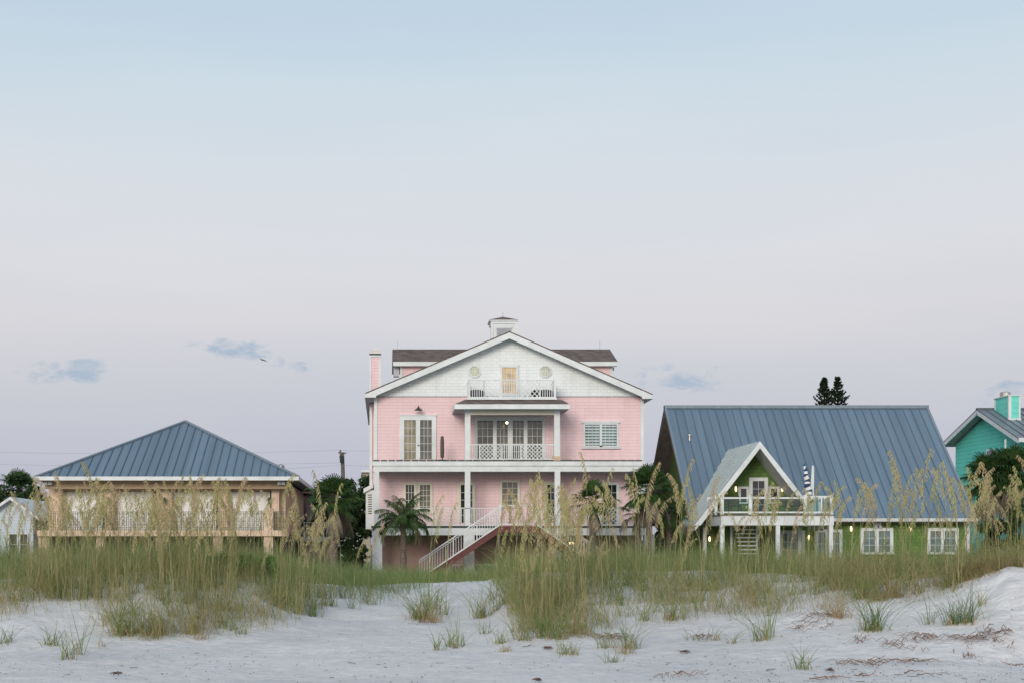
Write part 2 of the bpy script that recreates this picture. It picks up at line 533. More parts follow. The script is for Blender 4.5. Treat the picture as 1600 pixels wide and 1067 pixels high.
def window(par, px0, px1, py0, py1, Y, cols, rows, gl, name='window', cas=4, split=1, bars=1.0, casmat=None, sill=True, handle=False, label=None, mid=2.2, gfront=.012):
    """casing with glazing bars (one mesh); the glass is its sub-part. px = glass area + casing of cas pixels"""
    m = MB(); c = cas
    m.pbox(px0 - c, px0, py0 - c, py1 + (c * .6 if sill else 0), Y, .09, .07)
    m.pbox(px1, px1 + c, py0 - c, py1 + (c * .6 if sill else 0), Y, .09, .07)
    m.pbox(px0, px1, py0 - c, py0, Y, .10, .08)
    if sill: m.pbox(px0 - c - 1, px1 + c + 1, py1, py1 + c * .7, Y, .13, .12)
    w = (px1 - px0 - mid * (split - 1)) / split
    for k in range(split):
        a = px0 + k * (w + mid)
        if k: m.pbox(a - mid, a, py0, py1, Y, .08, .06)
        for i in range(1, cols):
            x = a + w * i / cols
            m.pbox(x - bars * .3, x + bars * .3, py0, py1, Y, .03, .035)
        for j in range(1, rows):
            z = py0 + (py1 - py0) * j / rows
            m.pbox(a, a + w, z - bars * .3, z + bars * .3, Y, .028, .033)
    o = m.build(name, casmat or WHITE, par, label)
    g = MB(); g.pbox(px0, px1, py0, py1, Y, gfront + .01, gfront)
    g.build('pane', gl, o)
    if handle:
        h = MB(); cx = (px0 + px1) / 2
        h.tube([(wx(cx + 1.4, Y), Y - .1, wz((py0 + py1) / 2 + 2, Y)), (wx(cx - 1.4, Y), Y - .1, wz((py0 + py1) / 2 + 2, Y))], .02)
        h.ball((wx(cx + 1.4, Y), Y - .07, wz((py0 + py1) / 2 + 2, Y)), .04, 8)
        h.build('handle', METAL, o)
    return o


def clipseg(x0, z0, x1, z1, a, b, c, d):
    t0, t1 = 0., 1.
    dx, dz = x1 - x0, z1 - z0
    for p, q in ((-dx, x0 - a), (dx, b - x0), (-dz, z0 - c), (dz, d - z0)):
        if p == 0:
            if q < 0: return None
        else:
            r = q / p
            if p < 0: t0 = max(t0, r)
            else: t1 = min(t1, r)
    if t0 >= t1: return None
    return x0 + dx * t0, z0 + dz * t0, x0 + dx * t1, z0 + dz * t1


def lattice(m, xa, xb, za, zb, Y, st=.17, w=.032, mode='x'):
    """Chippendale panel: nested diagonal bars clipped to the panel"""
    h = zb - za; cx = (xa + xb) / 2
    m.box(xa, xa + w, Y, Y + w, za, zb); m.box(xb - w, xb, Y, Y + w, za, zb)
    k = -int((xb - xa + h) / st) - 1
    while k * st < (xb - xa + h):
        x = xa + k * st; k += 1
        for sgn in (1, -1):
            if mode == 'v':   # chevron pointing down in the middle
                lim = (xa, cx) if sgn > 0 else (cx, xb)
                s = clipseg(x, zb, x + h, za, lim[0], lim[1], za, zb) if sgn > 0 else clipseg(2 * cx - x, zb, 2 * cx - x - h, za, lim[0], lim[1], za, zb)
            elif mode == 'l':
                if sgn < 0: continue
                s = clipseg(x, za, x + h, zb, xa, xb, za, zb)
            else:
                s = clipseg(x, za, x + h, zb, xa, xb, za, zb) if sgn > 0 else clipseg(x, zb, x + h, za, xa, xb, za, zb)
            if s and abs(s[0] - s[2]) > .03:
                yy = Y + w / 2 + (.003 if sgn > 0 else -.003)
                m.bar((s[0], yy, s[1]), (s[2], yy, s[3]), w, w * .8, up=(0, 1, 0))


def railing(par, segs, ptop, pbot, Y, mat, name='railing', bal=.12, w=.03, st=.17, toph=.05):
    """segs: (px0, px1, kind) with kind b balusters, x/v lattice, p post"""
    m = MB(); z0, z1 = wz(pbot, Y), wz(ptop, Y)
    a, b = wx(segs[0][0], Y), wx(segs[-1][1], Y)
    m.box(a, b, Y - .02, Y + .05, z1 - toph, z1)
    m.box(a, b, Y - .01, Y + .04, z0, z0 + .045)
    for s0, s1, kd in segs:
        x0, x1 = wx(s0, Y), wx(s1, Y)
        if kd == 'p': m.box(x0, x1, Y - .03, Y + .06, z0 - .05, z1 + .03)
        elif kd == 'b':
            n = max(1, int(round((x1 - x0) / bal)))
            for i in range(n + 1):
                x = x0 + (x1 - x0) * i / n
                m.box(x - w / 2, x + w / 2, Y, Y + w, z0 + .04, z1 - toph)
        else: lattice(m, x0, x1, z0 + .045, z1 - toph, Y, st=st, w=w, mode=kd)
    return m.build(name, mat, par)


def seams_slab(m, e0, e1, r0, r1, spacing, h=.05, w=.035):
    """standing seams as bars on a roof quad from eave e0..e1 to ridge r0..r1, all running up the slope"""
    e0, e1, r0, r1 = map(Vector, (e0, e1, r0, r1))
    L = (e1 - e0).length
    n = max(2, int(L / spacing))
    for i in range(n + 1):
        t = i / n
        p = e0.lerp(e1, t); q = r0.lerp(r1, t)
        m.bar(p + Vector((0, 0, h / 2)), q + Vector((0, 0, h / 2)), w, h)


# ================================================================== PINK HOUSE
D, W = 70., 72.
ph = thing('pink_house', (6.3, D, 0), 'pink shingled beach house with white gable, porch decks and a double stair', 'house')
xl, xr = wx(587, W), wx(1003, W)
zg = wz(620, W)
zf = wz(821, D)       # lower deck floor
m = MB()
m.box(xl, xr, W, 87, zf - .3, zg)
m.build('wall', PINK, ph)
m = MB()   # ground storey wall, under-deck shade partly put into its darker rose colour
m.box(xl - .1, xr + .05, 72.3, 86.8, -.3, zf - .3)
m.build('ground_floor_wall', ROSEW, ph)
m = MB()   # wider rear part at the left
m.box(wx(579, 74.5), xl, 74.2, 84, zf - .2, zg - .12)
m.build('side_wing', PINK, ph)
m = MB(); x = wx(579, 74.5)
m.box(x - .05, x + .09, 74.13, 74.22, zf - .2, zg - .35)
m.build('corner_board', WHITE, ph)
# roof
YR = 71.4
ax, az = wx(796, YR), wz(517.5, YR)
lx, lz = wx(571, YR), wz(613, YR)
rx, rz = wx(1020, YR), wz(615, YR)
m = MB()
m.slab((lx, YR, lz), (ax, YR, az), (ax, 88, az), (lx, 88, lz), .07)
m.slab((ax, YR, az), (rx, YR, rz), (rx, 88, rz), (ax, 88, az), .07)
m.build('roof', BROWN, ph)
m = MB(); t = .30
m.prism([(lx, lz - .07), (ax, az - .07), (rx, rz - .07), (rx, rz - .24), (rx - .52, rz - .24), (rx - .55, rz - .07 + .23 - t), (ax, az - .07 - t), (lx + .55, lz - .07 + .23 - t), (lx + .52, lz - .24), (lx, lz - .24)], YR - .02, YR + .06)
m.build('rake_board', WHITE, ph)
m = MB()
m.slab((lx, YR + .06, lz - .2), (lx + .50, YR + .06, lz - .2), (lx + .50, 87.9, lz - .2), (lx, 87.9, lz - .2), .04)
m.slab((rx - .50, YR + .06, rz - .2), (rx, YR + .06, rz - .2), (rx, 87.9, rz - .2), (rx - .50, 87.9, rz - .2), .04)
m.build('soffit', GREY, ph)
m = MB()
m.box(lx - .03, lx, YR + .03, 88, lz - .24, lz - .07); m.box(rx, rx + .03, YR + .03, 88, rz - .24, rz - .07)
m.build('gutter', WHITE, ph)
# gable wall
gz = wz(619, W)
m = MB()
m.prism([(xl, gz), (xr, gz), (xr, rz + .08), (ax, az - .2), (xl, lz + .02)], W - .03, W + .01)
m.build('gable_wall', WSH, ph)
m = MB()
m.pbox(584.5, 589.5, 617, 718, W, .1, .05); m.build('corner_board', WHITE, ph)
m = MB(); m.pbox(1001, 1005.5, 617, 718, W, .1, .05); m.build('corner_board', WHITE, ph)
# chimney
m = MB(); Yc = 75.
m.box(wx(578.5, Yc), wx(594, Yc), Yc, Yc + 1.1, zg - .3, wz(557, Yc))
ch = m.build('chimney', PINK, ph)
m = MB()
for a, b in ((577.3, 580.3), (592.3, 595.3)): m.box(wx(a, Yc), wx(b, Yc), Yc - .03, Yc + .08, zg - .3, wz(557, Yc))
m.box(wx(577.3, Yc), wx(595.3, Yc), Yc - .04, Yc + 1.14, wz(557.5, Yc), wz(555, Yc))
m.build('chimney_trim', WHITE, ch)
m = MB()
m.slab((wx(578.5, Yc), Yc, wz(545, Yc)), (wx(593.5, Yc), Yc, wz(545, Yc)), (wx(593.5, Yc), Yc + 1, wz(545, Yc)), (wx(578.5, Yc), Yc + 1, wz(545, Yc)), .05)
a, b = wx(577, Yc), wx(595.5, Yc)
m.add([(a, Yc - .06, wz(552.5, Yc)), (b, Yc - .06, wz(552.5, Yc)), (b, Yc + 1.16, wz(552.5, Yc)), (a, Yc + 1.16, wz(552.5, Yc)),
       (a + .08, Yc, wz(545.2, Yc)), (b - .08, Yc, wz(545.2, Yc)), (b - .08, Yc + 1, wz(545.2, Yc)), (a + .08, Yc + 1, wz(545.2, Yc))],
      [(0, 1, 2, 3), (4, 5, 6, 7), (0, 1, 5, 4), (1, 2, 6, 5), (2, 3, 7, 6), (3, 0, 4, 7)])
m.build('chimney_cap', METAL, ch)
m = MB(); m.box(a + .08, b - .08, Yc - .02, Yc + 1.1, wz(555, Yc), wz(552.5, Yc)); m.build('chimney_vent', DARK, ch)
# cross wing dormers
Yd, Yq = 76., 78.3
zr_, ze_ = wz(545.5, Yq), wz(564.5, Yd - .3)
for side in (0, 1):
    if side == 0: x0, x1 = wx(613.5, Yd - .3), ax + .5; w0, w1 = wx(627, Yd), ax + .4
    else: x0, x1 = ax + .5, wx(965, Yd - .3); w0, w1 = ax + .4, wx(955, Yd)
    m = MB()
    m.slab((x0, Yd - .3, ze_), (x1, Yd - .3, ze_), (x1, Yq, zr_), (x0, Yq, zr_), .06)
    m.slab((x0, Yq, zr_), (x1, Yq, zr_), (x1, 2 * Yq - Yd + .3, ze_), (x0, 2 * Yq - Yd + .3, ze_), .06)
    m.build('dormer_roof', BROWN, ph)
    m = MB(); m.box(w0, w1, Yd, 2 * Yq - Yd, zg, ze_ - .02)
    m.prismx([(Yd + .1, ze_ - .02), (2 * Yq - Yd - .1, ze_ - .02), (Yq, zr_ - .12)], w0 + .01, w1 - .01)
    dw = m.build('dormer_wall', PINK, ph)
    m = MB(); m.box(x0 + .02, x1 - .02, Yd - .34, Yd - .29, ze_ - .24, ze_ - .02)
    m.box(x0 + .02, x1 - .02, Yd - .29, Yd, ze_ - .24, ze_ - .20)
    xx = w0 if side == 0 else w1
    m.box(xx - .07, xx + .07, Yd - .03, Yd + .1, zg, ze_ - .24)
    m.build('dormer_fascia', WHITE, ph)
    m = MB()
    if side == 0: m.box(x0 + .05, x0 + .35, Yd + .05, Yd + .5, ze_ - .75, ze_ - .24)
    else: m.box(x1 - .3, x1 - .1, Yd + .2, Yd + .5, ze_ - .4, ze_ - .24)
    m.build('dormer_bracket', GREY, ph)
    xx = x0 + .3 if side == 0 else x1 - .55
    m = MB(); m.tube([(xx, Yq, zr_ - .02), (xx, Yq, zr_ + .42)], .012, 5); m.build('lightning_rod', METAL, ph)
# cupola
Yk = 74.6
k0, k1 = wx(767, Yk), wx(808, Yk)
m = MB(); m.box(k0 + .07, k1 - .07, Yk + .05, Yk + 1.35, az - 1.1, wz(502.5, Yk))
cu = m.build('cupola', WHITE, ph)
m = MB()
for a, b in ((767, 771), (804, 808)): m.box(wx(a, Yk), wx(b, Yk), Yk, Yk + .12, az - 1.1, wz(503, Yk))
m.box(k0, k1, Yk - .005, Yk + 1.4, wz(506, Yk), wz(502, Yk)); m.box(k0 - .06, k1 + .03, Yk - .06, Yk + 1.45, wz(502, Yk), wz(500, Yk))
m.pbox(775, 800, 509, 513, Yk, .1, .02)
m.build('cupola_trim', WHITE, cu)
m = MB()
for i in range(14):
    z = wz(513, Yk) - .03 - i * .055
    m.slab((wx(776, Yk), Yk, z - .04), (wx(799, Yk), Yk, z - .04), (wx(799, Yk), Yk + .05, z), (wx(776, Yk), Yk + .05, z), .012)
m.build('louvre', GREY, cu)
m = MB(); zc_ = wz(500, Yk); cx_ = (k0 + k1) / 2
m.add([(k0 - .08, Yk - .08, zc_), (k1 + .05, Yk - .08, zc_), (k1 + .05, Yk + 1.47, zc_), (k0 - .08, Yk + 1.47, zc_), (cx_, Yk + .7, wz(492, Yk))], [(0, 1, 2, 3), (0, 1, 4), (1, 2, 4), (2, 3, 4), (3, 0, 4)])
m.build('cupola_roof', BROWN, cu)
m = MB(); m.tube([(cx_, Yk + .7, zc_ + .2), (cx_, Yk + .7, wz(485, Yk))], .014, 5); m.build('finial', METAL, cu)
# porch bay roof and balcony
Yp = 69.4
m = MB()
e0, e1 = wx(710, Yp), wx(890, Yp); ze = wz(631, Yp)
i0, i1 = wx(726, 70.5), wx(878, 70.5); zi = wz(624, 70.5)
m.add([(e0, Yp, ze), (e1, Yp, ze), (e1, W, ze), (e0, W, ze), (i0, 70.5, zi), (i1, 70.5, zi), (i1, W, zi), (i0, W, zi)], [(0, 1, 5, 4), (1, 2, 6, 5), (3, 0, 4, 7), (4, 5, 6, 7), (0, 3, 2, 1)])
m.build('porch_roof', BROWN, ph)
m = MB()
m.box(e0, e1, Yp - .03, Yp + .03, wz(638.5, Yp), ze - .003); m.box(e0, e0 + .05, Yp + .03, W - .06, wz(638.5, Yp), ze - .003); m.box(e1 - .05, e1, Yp + .03, W - .06, wz(638.5, Yp), ze - .003)
m.build('porch_fascia', WHITE, ph)
m = MB(); m.box(e0 + .05, e1 - .05, Yp + .03, W - .06, wz(638, Yp), wz(638, Yp) + .04); m.build('porch_ceiling', GREY, ph)
m = MB(); m.pbox(735, 866, 640, 647.5, D, .2); m.build('porch_beam', CREAM, ph)
for a, b in ((726.5, 735), (866, 875)):
    m = MB(); m.pbox(a, b, 638.5, 718, D, .27); m.build('porch_column', WHITE, ph)
m = MB(); m.pbox(864.5, 876, 712, 719, D - .02, .3); m.build('column_base', TAN, ph)
m = MB(); Yb = 70.4
m.box(wx(730, Yb), wx(870, Yb), Yb - .05, W - .03, wz(624, Yb), wz(621, Yb)); m.build('balcony_floor', WHITE, ph)
railing(ph, [(732, 734.5, 'p'), (734.5, 756, 'b'), (756, 783, 'v'), (783, 784.5, 'p'), (785, 814, 'b'), (814, 815, 'p'), (815, 844, 'x'), (844.5, 866, 'b'), (866, 868.5, 'p')], 592.5, 621, Yb, WHITE, 'balcony_railing', bal=.11, w=.035, st=.24)
m = MB()
for px in (733, 867):
    x = wx(px, Yb); z0, z1 = wz(621, Yb), wz(593, Yb)
    m.box(x - .02, x + .02, Yb + .05, W - .05, z1 - .05, z1); m.box(x - .02, x + .02, Yb + .05, W - .05, z0, z0 + .04)
    for i in range(1, 11): m.box(x - .015, x + .015, Yb + .05 + i * .135, Yb + .08 + i * .135, z0, z1 - .04)
m.build('balcony_side_railing', WHITE, ph)
railing(ph, [(735, 749, 'b'), (749.5, 784, 'x'), (785, 813.5, 'b'), (814, 851, 'x'), (852, 866, 'b')], 693.5, 717.5, D + .05, WHITE, 'porch_railing', bal=.1, w=.03, st=.19)
# upper deck
m = MB(); m.pbox(582, 1008, 720, 727, D, W - D - .06); m.pbox(583.5, 1007, 727, 736, D, .25, -.06); m.build('upper_deck', WHITE, ph)
m = MB()
x = wx(582, D)
while x < wx(1008, D) - .5:
    m.box(x + .03, x + .35, D - .015, W - .06, wz(719.9, D), wz(718, D)); x += .38
m.build('deck_edge', DKGREEN, ph)
m = MB(); m.box(wx(583, D), wx(1007, D), D + .3, W - .01, wz(735, D), wz(734, D)); m.build('deck_ceiling', GREY, ph)
for a, b in ((584.5, 592.5), (726.5, 735), (867, 875.5), (999, 1007)):
    m = MB(); m.pbox(a, b, 736, 821, D, .27, -.03); m.build('deck_column', WHITE, ph)
# lower deck
m = MB(); m.pbox(581, 1008, 824, 835.5, D, W - D + .55); m.build('lower_deck', WHITE, ph)
m = MB(); m.pbox(580, 1009, 821, 824, D, W - D - .01, .03); m.build('deck_edge', DKGREEN, ph)
for a, b in ((581.5, 597), (725, 741), (862, 877), (1007, 1023)):
    m = MB(); m.pbox(a, b, 835.5, 935, D, .5, -.01); m.build('pier', STUC, ph)
railing(ph, [(593, 632, 'b'), (633, 650, 'l'), (651, 680, 'b'), (681, 716, 'v'), (717, 777, 'b')], 793, 820.5, D + .05, WHITE, 'deck_railing', bal=.13, w=.026, st=.21, toph=.03)
railing(ph, [(877, 925, 'b'), (926, 965, 'x'), (966, 999, 'b')], 793, 820.5, D + .05, WHITE, 'deck_railing', bal=.13, w=.026, st=.21, toph=.03)
# double stair
Ys = 68.3
m = MB()
def stair(xa, za, xb, zb, side):
    st, rl = MB(), MB()
    n = 13
    for i in range(n):
        t0, t1 = i / n, (i + 1) / n
        x0, x1 = xa + (xb - xa) * t0, xa + (xb - xa) * t1
        z = za + (zb - za) * t1
        st.box(x0, x1 + (xb - xa) * .01, Ys + .08, D - .06, z - .05, z)
    for yy in (Ys, D - .06):
        st.add([(xa, yy, za), (xb, yy, zb), (xb, yy, zb - .33), (xa, yy, za - .33), (xa, yy + .06, za), (xb, yy + .06, zb), (xb, yy + .06, zb - .33), (xa, yy + .06, za - .33)],
               [(0, 1, 2, 3), (7, 6, 5, 4), (0, 4, 5, 1), (1, 5, 6, 2), (2, 6, 7, 3), (3, 7, 4, 0)])
    o = st.build('staircase', MAROON, ph)
    h = .93
    rl.bar((xa, Ys - .03, za + h), (xb, Ys - .03, zb + h), .05, .05)
    rl.bar((xa, Ys - .03, za + h - .12), (xb, Ys - .03, zb + h - .12), .03, .03)
    rl.bar((xa, Ys - .03, za + .04), (xb, Ys - .03, zb + .04), .035, .06)
    k = int(abs(xb - xa) / .125)
    for i in range(k + 1):
        t = i / k; x = xa + (xb - xa) * t; z = za + (zb - za) * t
        wd = .05 if i % 9 == 0 else .022
        rl.box(x - wd / 2, x + wd / 2, Ys - .045, Ys - .015, z + .04, z + h)
    rl.build('stair_railing', WHITE, o)
lzf = wz(820, Ys)
sx0, sx1 = wx(782, Ys), wx(838, Ys)
stair(sx0, lzf, wx(655, Ys), wz(905, Ys), 0)
stair(sx1, lzf, wx(962, Ys), wz(905, Ys), 1)
m = MB(); m.box(sx0 - .02, sx1 + .02, Ys, D - .04, lzf - .36, lzf - .03); m.build('stair_landing', MAROON, ph)
railing(ph, [(780, 783, 'p'), (783, 796, 'b'), (796, 798, 'b'), (798, 837, 'b'), (837, 840, 'p')], 788, 819, Ys - .03, WHITE, 'landing_railing', bal=.16, w=.028)
m = MB(); m.box(wx(778, Ys), wx(781, Ys), Ys + .1, Ys + .2, -.3, lzf - .4); m.box(wx(839, Ys), wx(842, Ys), Ys + .1, Ys + .2, -.3, lzf - .4); m.build('landing_post', WOODG, ph)
for a, b in ((703, 724), (741, 776), (842, 861)):
    railing(ph, [(a, b, 'b')], 881, 900, 71.4, WHITE, 'ground_railing', bal=.14, w=.03)
railing(ph, [(738, 790, 'b')], 893, 908, 68.0, WHITE, 'gate_railing', bal=.14, w=.04)
# openings upstairs
window(ph, 631.5, 649.5, 656, 717, W, 3, 5, G_TAN, 'french_door', cas=0, sill=False, label='left french door leaf showing a lit room')
window(ph, 656.5, 674.5, 656, 717, W, 3, 5, G_GREY, 'french_door', cas=0, sill=False, label='right french door leaf with dark grey panes')
m = MB()
m.pbox(624.5, 631.5, 649, 717.5, W, .1, .07); m.pbox(674.5, 681.5, 649, 717.5, W, .1, .07); m.pbox(631.5, 674.5, 649, 656, W, .1, .075); m.pbox(649.5, 656.5, 656, 717.5, W, .1, .06); m.pbox(623.5, 682.5, 647.5, 649, W, .12, .1)
dfm = m.build('door_frame', WHITE, ph)
m = MB(); m.tube([(wx(653, W), W - .1, wz(695, W)), (wx(655.5, W), W - .1, wz(695, W))], .025); m.ball((wx(653, W), W - .08, wz(695, W)), .045, 8); m.build('handle', METAL, dfm)
def barnlamp(px, py):
    x, z = wx(px, W), wz(py, W); m = MB()
    m.tube([(x, W - .02, z + .02), (x, W - .1, z + .12), (x, W - .3, z + .13), (x, W - .38, z + .05)], .018, 6)
    m.tube([(x, W - .38, z + .06), (x, W - .38, z + .0), (x, W - .38, z - .05), (x, W - .38, z - .1), (x, W - .38, z - .12)], [.04, .06, .13, .22, .22], 14)
    m.build('barn_lamp', DARK, ph, smooth=False)
barnlamp(653.5, 638)
for a, b in ((746, 770), (776, 793), (801, 818), (824, 847)):
    window(ph, a, b, 657, 717, W, 3, 5, G_GREY, 'glazed_door', cas=0, sill=False)
m = MB()
for a, b in ((742, 746), (770, 776), (793, 801), (818, 824), (847, 851)): m.pbox(a, b, 657, 717.5, W, .1, .07)
m.pbox(742, 851, 651, 657, W, .1, .075)
m.build('door_frame', WHITE, ph)
m = MB(); x, z = wx(792, D + 1.), wz(660, D + 1.); m.ball((x, D + 1., z), .065, 10)
m.build('porch_bulb', BULBD, ph, smooth=True)
window(ph, 914, 937, 663, 696, W, 4, 1, G_TEAL, 'shuttered_window', cas=2.6, bars=.8)
window(ph, 940, 963.5, 663, 696, W, 4, 1, G_TEAL, 'shuttered_window', cas=2.6, bars=.8)
m = MB()
for a, b in ((914.5, 925), (926, 936.5), (940.5, 951), (952, 963)):
    for i in range(7):
        z = 664.5 + i * 4.6
        m.pbox(a, b, z, z + 1.9, W, .03, .045)
m.build('window_shutter', plain('pale_louvre', (.55, .64, .64), rough=.6), ph)
m = MB(); m.pbox(909, 968.5, 657.5, 660.2, W, .12, .1); m.pbox(936.8, 940.2, 660.2, 698.3, W, .1, .08); m.pbox(908.5, 969, 698.3, 700.5, W, .12, .12); m.build('window_trim', WHITE, ph)
# gable door, octagons
GW = W - .03
window(ph, 784.5, 806.5, 574, 614, GW, 3, 5, G_WARM, 'balcony_door', cas=2.5, sill=False, label='glazed door glowing warm behind curtains')
m = MB(); m.pbox(810.5, 812, 571, 617, GW, .05, .04); m.pbox(781, 812, 570, 571.5, GW, .07, .06); m.pbox(784.5, 806.5, 614, 619, GW, .06, .05); m.build('door_trim', WHITE, ph)
for px, gl in ((741.5, G_CREAM), (852, G_CREAM)):
    x, z = wx(px, GW), wz(580, GW)
    def octa(r): return [(x + r * math.cos(R(22.5 + 45 * k)), z + r * math.sin(R(22.5 + 45 * k))) for k in range(8)]
    m = MB(); o8, i8 = octa(.34), octa(.255)
    for k in range(8):
        q = [o8[k], o8[(k + 1) % 8], i8[(k + 1) % 8], i8[k]]
        m.prism(q, GW - .06, GW + .01)
    m.box(x - .012, x + .012, GW - .03, GW - .005, z - .24, z + .24); m.box(x - .24, x + .24, GW - .032, GW - .006, z - .012, z + .012)
    for s in (-.12, .12): m.box(x + s - .008, x + s + .008, GW - .028, GW - .005, z - .2, z + .2)
    ow = m.build('octagon_window', WHITE, ph)
    m = MB(); m.prism(octa(.256), GW - .015, GW); m.build('pane', gl, ow)
# openings downstairs
window(ph, 634, 647, 757, 817, W, 3, 5, G_DARK, 'window', cas=4, casmat=CREAM)
window(ph, 656, 672, 757, 799, W, 3, 5, G_GREY, 'window', cas=4, casmat=CREAM)
window(ph, 720, 738, 757, 816, W, 3, 5, G_DARK, 'porch_door', cas=5, casmat=CREAM, sill=False)
window(ph, 784.5, 808.5, 753, 790, W, 3, 4, G_GREY, 'window', cas=4, casmat=CREAM)
window(ph, 855, 872, 757, 816, W, 3, 5, G_DARK, 'porch_door', cas=5, casmat=CREAM, sill=False)
window(ph, 941, 963, 757, 818, W, 3, 5, G_DARK, 'window', cas=4, casmat=WHITE)
# side bay at the left
m = MB(); Yx = 73.6
m.box(wx(571.5, Yx), xl, Yx, Yx + 2.4, wz(826, Yx), wz(765, Yx)); sb = m.build('side_bay', WHITE, ph)
m = MB(); m.slab((wx(568, Yx), Yx - .15, wz(763, Yx)), (wx(583, Yx), Yx - .15, wz(755, Yx)), (wx(583, Yx), Yx + 2.6, wz(755, Yx)), (wx(568, Yx), Yx + 2.6, wz(763, Yx)), .22); m.build('side_bay_roof', WHITE, sb)
m = MB()
for i in range(9): m.box(wx(575, Yx), wx(581, Yx), Yx - .03, Yx, wz(772 + i * 3.6, Yx) - .04, wz(772 + i * 3.6, Yx))
m.build('louvre', DARK, sb)
m = MB(); x, z = wx(893, 71.), wz(848, 71.); m.ball((x, 71., z), .085, 10, 1.5, 1, .8); m.build('undercroft_bulb', BULB, ph, smooth=True)
# things on the balconies
def basket_chair(px, w, label):
    Y0 = Yb + .62; x = wx(px, Y0); z0 = wz(621, Yb)
    t = thing('lounge_chair', (x, Y0, z0), label, 'chair', 'chairs on the gable balcony')
    m = MB(); n = 14
    for k in range(n + 1):   # barrel back of upright wicker staves, curved top
        a = math.pi * k / n
        cx, cy = x - w * math.cos(a), Y0 + .28 * math.sin(a) - .05
        h = .34 + .16 * math.sin(a)
        m.box(cx - w * .11, cx + w * .11, cy - .02, cy + .02, z0 + .06, z0 + h)
    m.build('backrest', DARK, t)
    m = MB(); m.box(x - w * .9, x + w * .9, Y0 - .3, Y0 + .2, z0 + .17, z0 + .27); m.build('seat', DARK, t)
    for sx in (-1, 1):
        for sy in (-.26, .16):
            m = MB(); m.tube([(x + sx * w * .8, Y0 + sy, z0), (x + sx * w * .8, Y0 + sy, z0 + .18)], .025, 6); m.build('leg', DARK, t)
basket_chair(745, .36, 'black barrel chair at the left end of the gable balcony')
basket_chair(853, .38, 'black barrel chair at the right end of the gable balcony')
basket_chair(839.5, .3, 'black barrel chair behind the latticed rail panel')
Y0 = 70.7; x = wx(691, Y0); z0 = wz(718, 70)
t = thing('closed_umbrella', (x, Y0, z0), 'narrow dark brown closed umbrella standing on the upper deck', 'umbrella')
m = MB(); m.tube([(x, Y0, z0 + .15), (x, Y0, z0 + .4), (x, Y0, z0 + 1.0), (x, Y0, z0 + 1.2), (x, Y0, z0 + 1.23)], [.09, .1, .095, .075, .02], 10)
m.build('canopy', plain('taupe_canvas', (.105, .085, .08), rough=.9), t)
m = MB(); m.tube([(x, Y0, z0), (x, Y0, z0 + .16)], .03, 8); m.tube([(x, Y0, z0), (x, Y0, z0 + .05)], .2, 12); m.build('base', DARK, t)

# ================================================================== GREEN A-ROOF HOUSE
E = 70.
gh = thing('green_house', (22, E, 0), 'green shingled house under a steep blue metal roof with gabled deck', 'house')
gx0, gx1 = wx(1077, E), wx(1526, E); gze = wz(809, E); gzr = wz(635, 76.3); Yg = 76.3
m = MB()
m.slab((gx0, E, gze), (gx1, E, gze), (gx1, Yg, gzr), (gx0, Yg, gzr), .05)
m.slab((gx0, Yg, gzr), (gx1, Yg, gzr), (gx1, 2 * Yg - E, gze), (gx0, 2 * Yg - E, gze), .05)
rf = m.build('roof', BLUE, gh)
m = MB(); seams_slab(m, (gx0 + .1, E, gze), (gx1 - .1, E, gze), (gx0 + .1, Yg, gzr), (gx1 - .1, Yg, gzr), .435, h=.045, w=.03)
m.build('roof_seam', plain('soft_blue_seam', (.095, .145, .19), rough=.5), rf)
m = MB(); m.box(gx0, gx1, Yg - .18, Yg + .18, gzr - .1, gzr + .07); m.build('ridge_cap', BLUEL, rf)
for x in (gx0, gx1 - .12):
    m = MB(); m.bar((x + .06, E, gze + .03), (x + .06, Yg, gzr + .03), .12, .06); m.build('roof_edge', BLUEL, rf)
m = MB()
m.slab((gx0 + .02, E + .1, gze - .07), (gx1 - .02, E + .1, gze - .07), (gx1 - .02, Yg, gzr - .07 - .1), (gx0 + .02, Yg, gzr - .17), .16)
m.slab((gx0 + .02, Yg, gzr - .17), (gx1 - .02, Yg, gzr - .17), (gx1 - .02, 2 * Yg - E, gze - .07), (gx0 + .02, 2 * Yg - E, gze - .07), .16)
m.build('soffit', SOFW, gh)
m = MB(); m.box(gx0 - .1, gx1 + .05, E - .08, E + .06, gze - .16, gze - .0); m.build('gutter', GREY if False else plain('pale_gutter', (.55, .57, .56), rough=.5), gh)
m = MB()
m.box(gx0 + .8, gx1 - .3, E + .7, 2 * Yg - E - .7, -.3, gze + .2)
m.prismx([(E + .7, gze + .2), (2 * Yg - E - .7, gze + .2), (Yg, gzr - .55)], gx0 + .81, gx1 - .31)
m.build('wall', GREEN, gh)
WG = E + .7
# dormer
Ya = 67.5
dax, daz = wx(1187, Ya), wz(689, Ya)
slope = 1.28
hl = (daz - 2.5) / slope
m = MB()
for s in (-1, 1):
    fx = dax + s * hl
    m.slab((fx, Ya, 2.5), (dax, Ya, daz), (dax, 74.1, daz), (fx, 70.6, 2.5), .06)
dr = m.build('dormer_roof', LMET, gh)
m = MB()
for s in (-1, 1):
    fx = dax + s * hl
    for i in range(1, 17):
        y = Ya + i * .4
        ybot = min(y, 70.5)
        t0 = 0. if y <= 70.6 else (y - 70.6) / 3.5
        if t0 >= 1: continue
        p = Vector((fx, y, 2.5)).lerp(Vector((dax, y, daz)), t0)
        m.bar(p + Vector((0, 0, .02)), (dax, y, daz + .02), .03, .05)
    if s < 0: m.build('roof_seam', plain('pale_seam', (.34, .40, .41), rough=.4, metal=.2), dr); m = MB()
m.build('roof_seam', plain('pale_seam', (.34, .40, .41), rough=.4, metal=.2), dr)
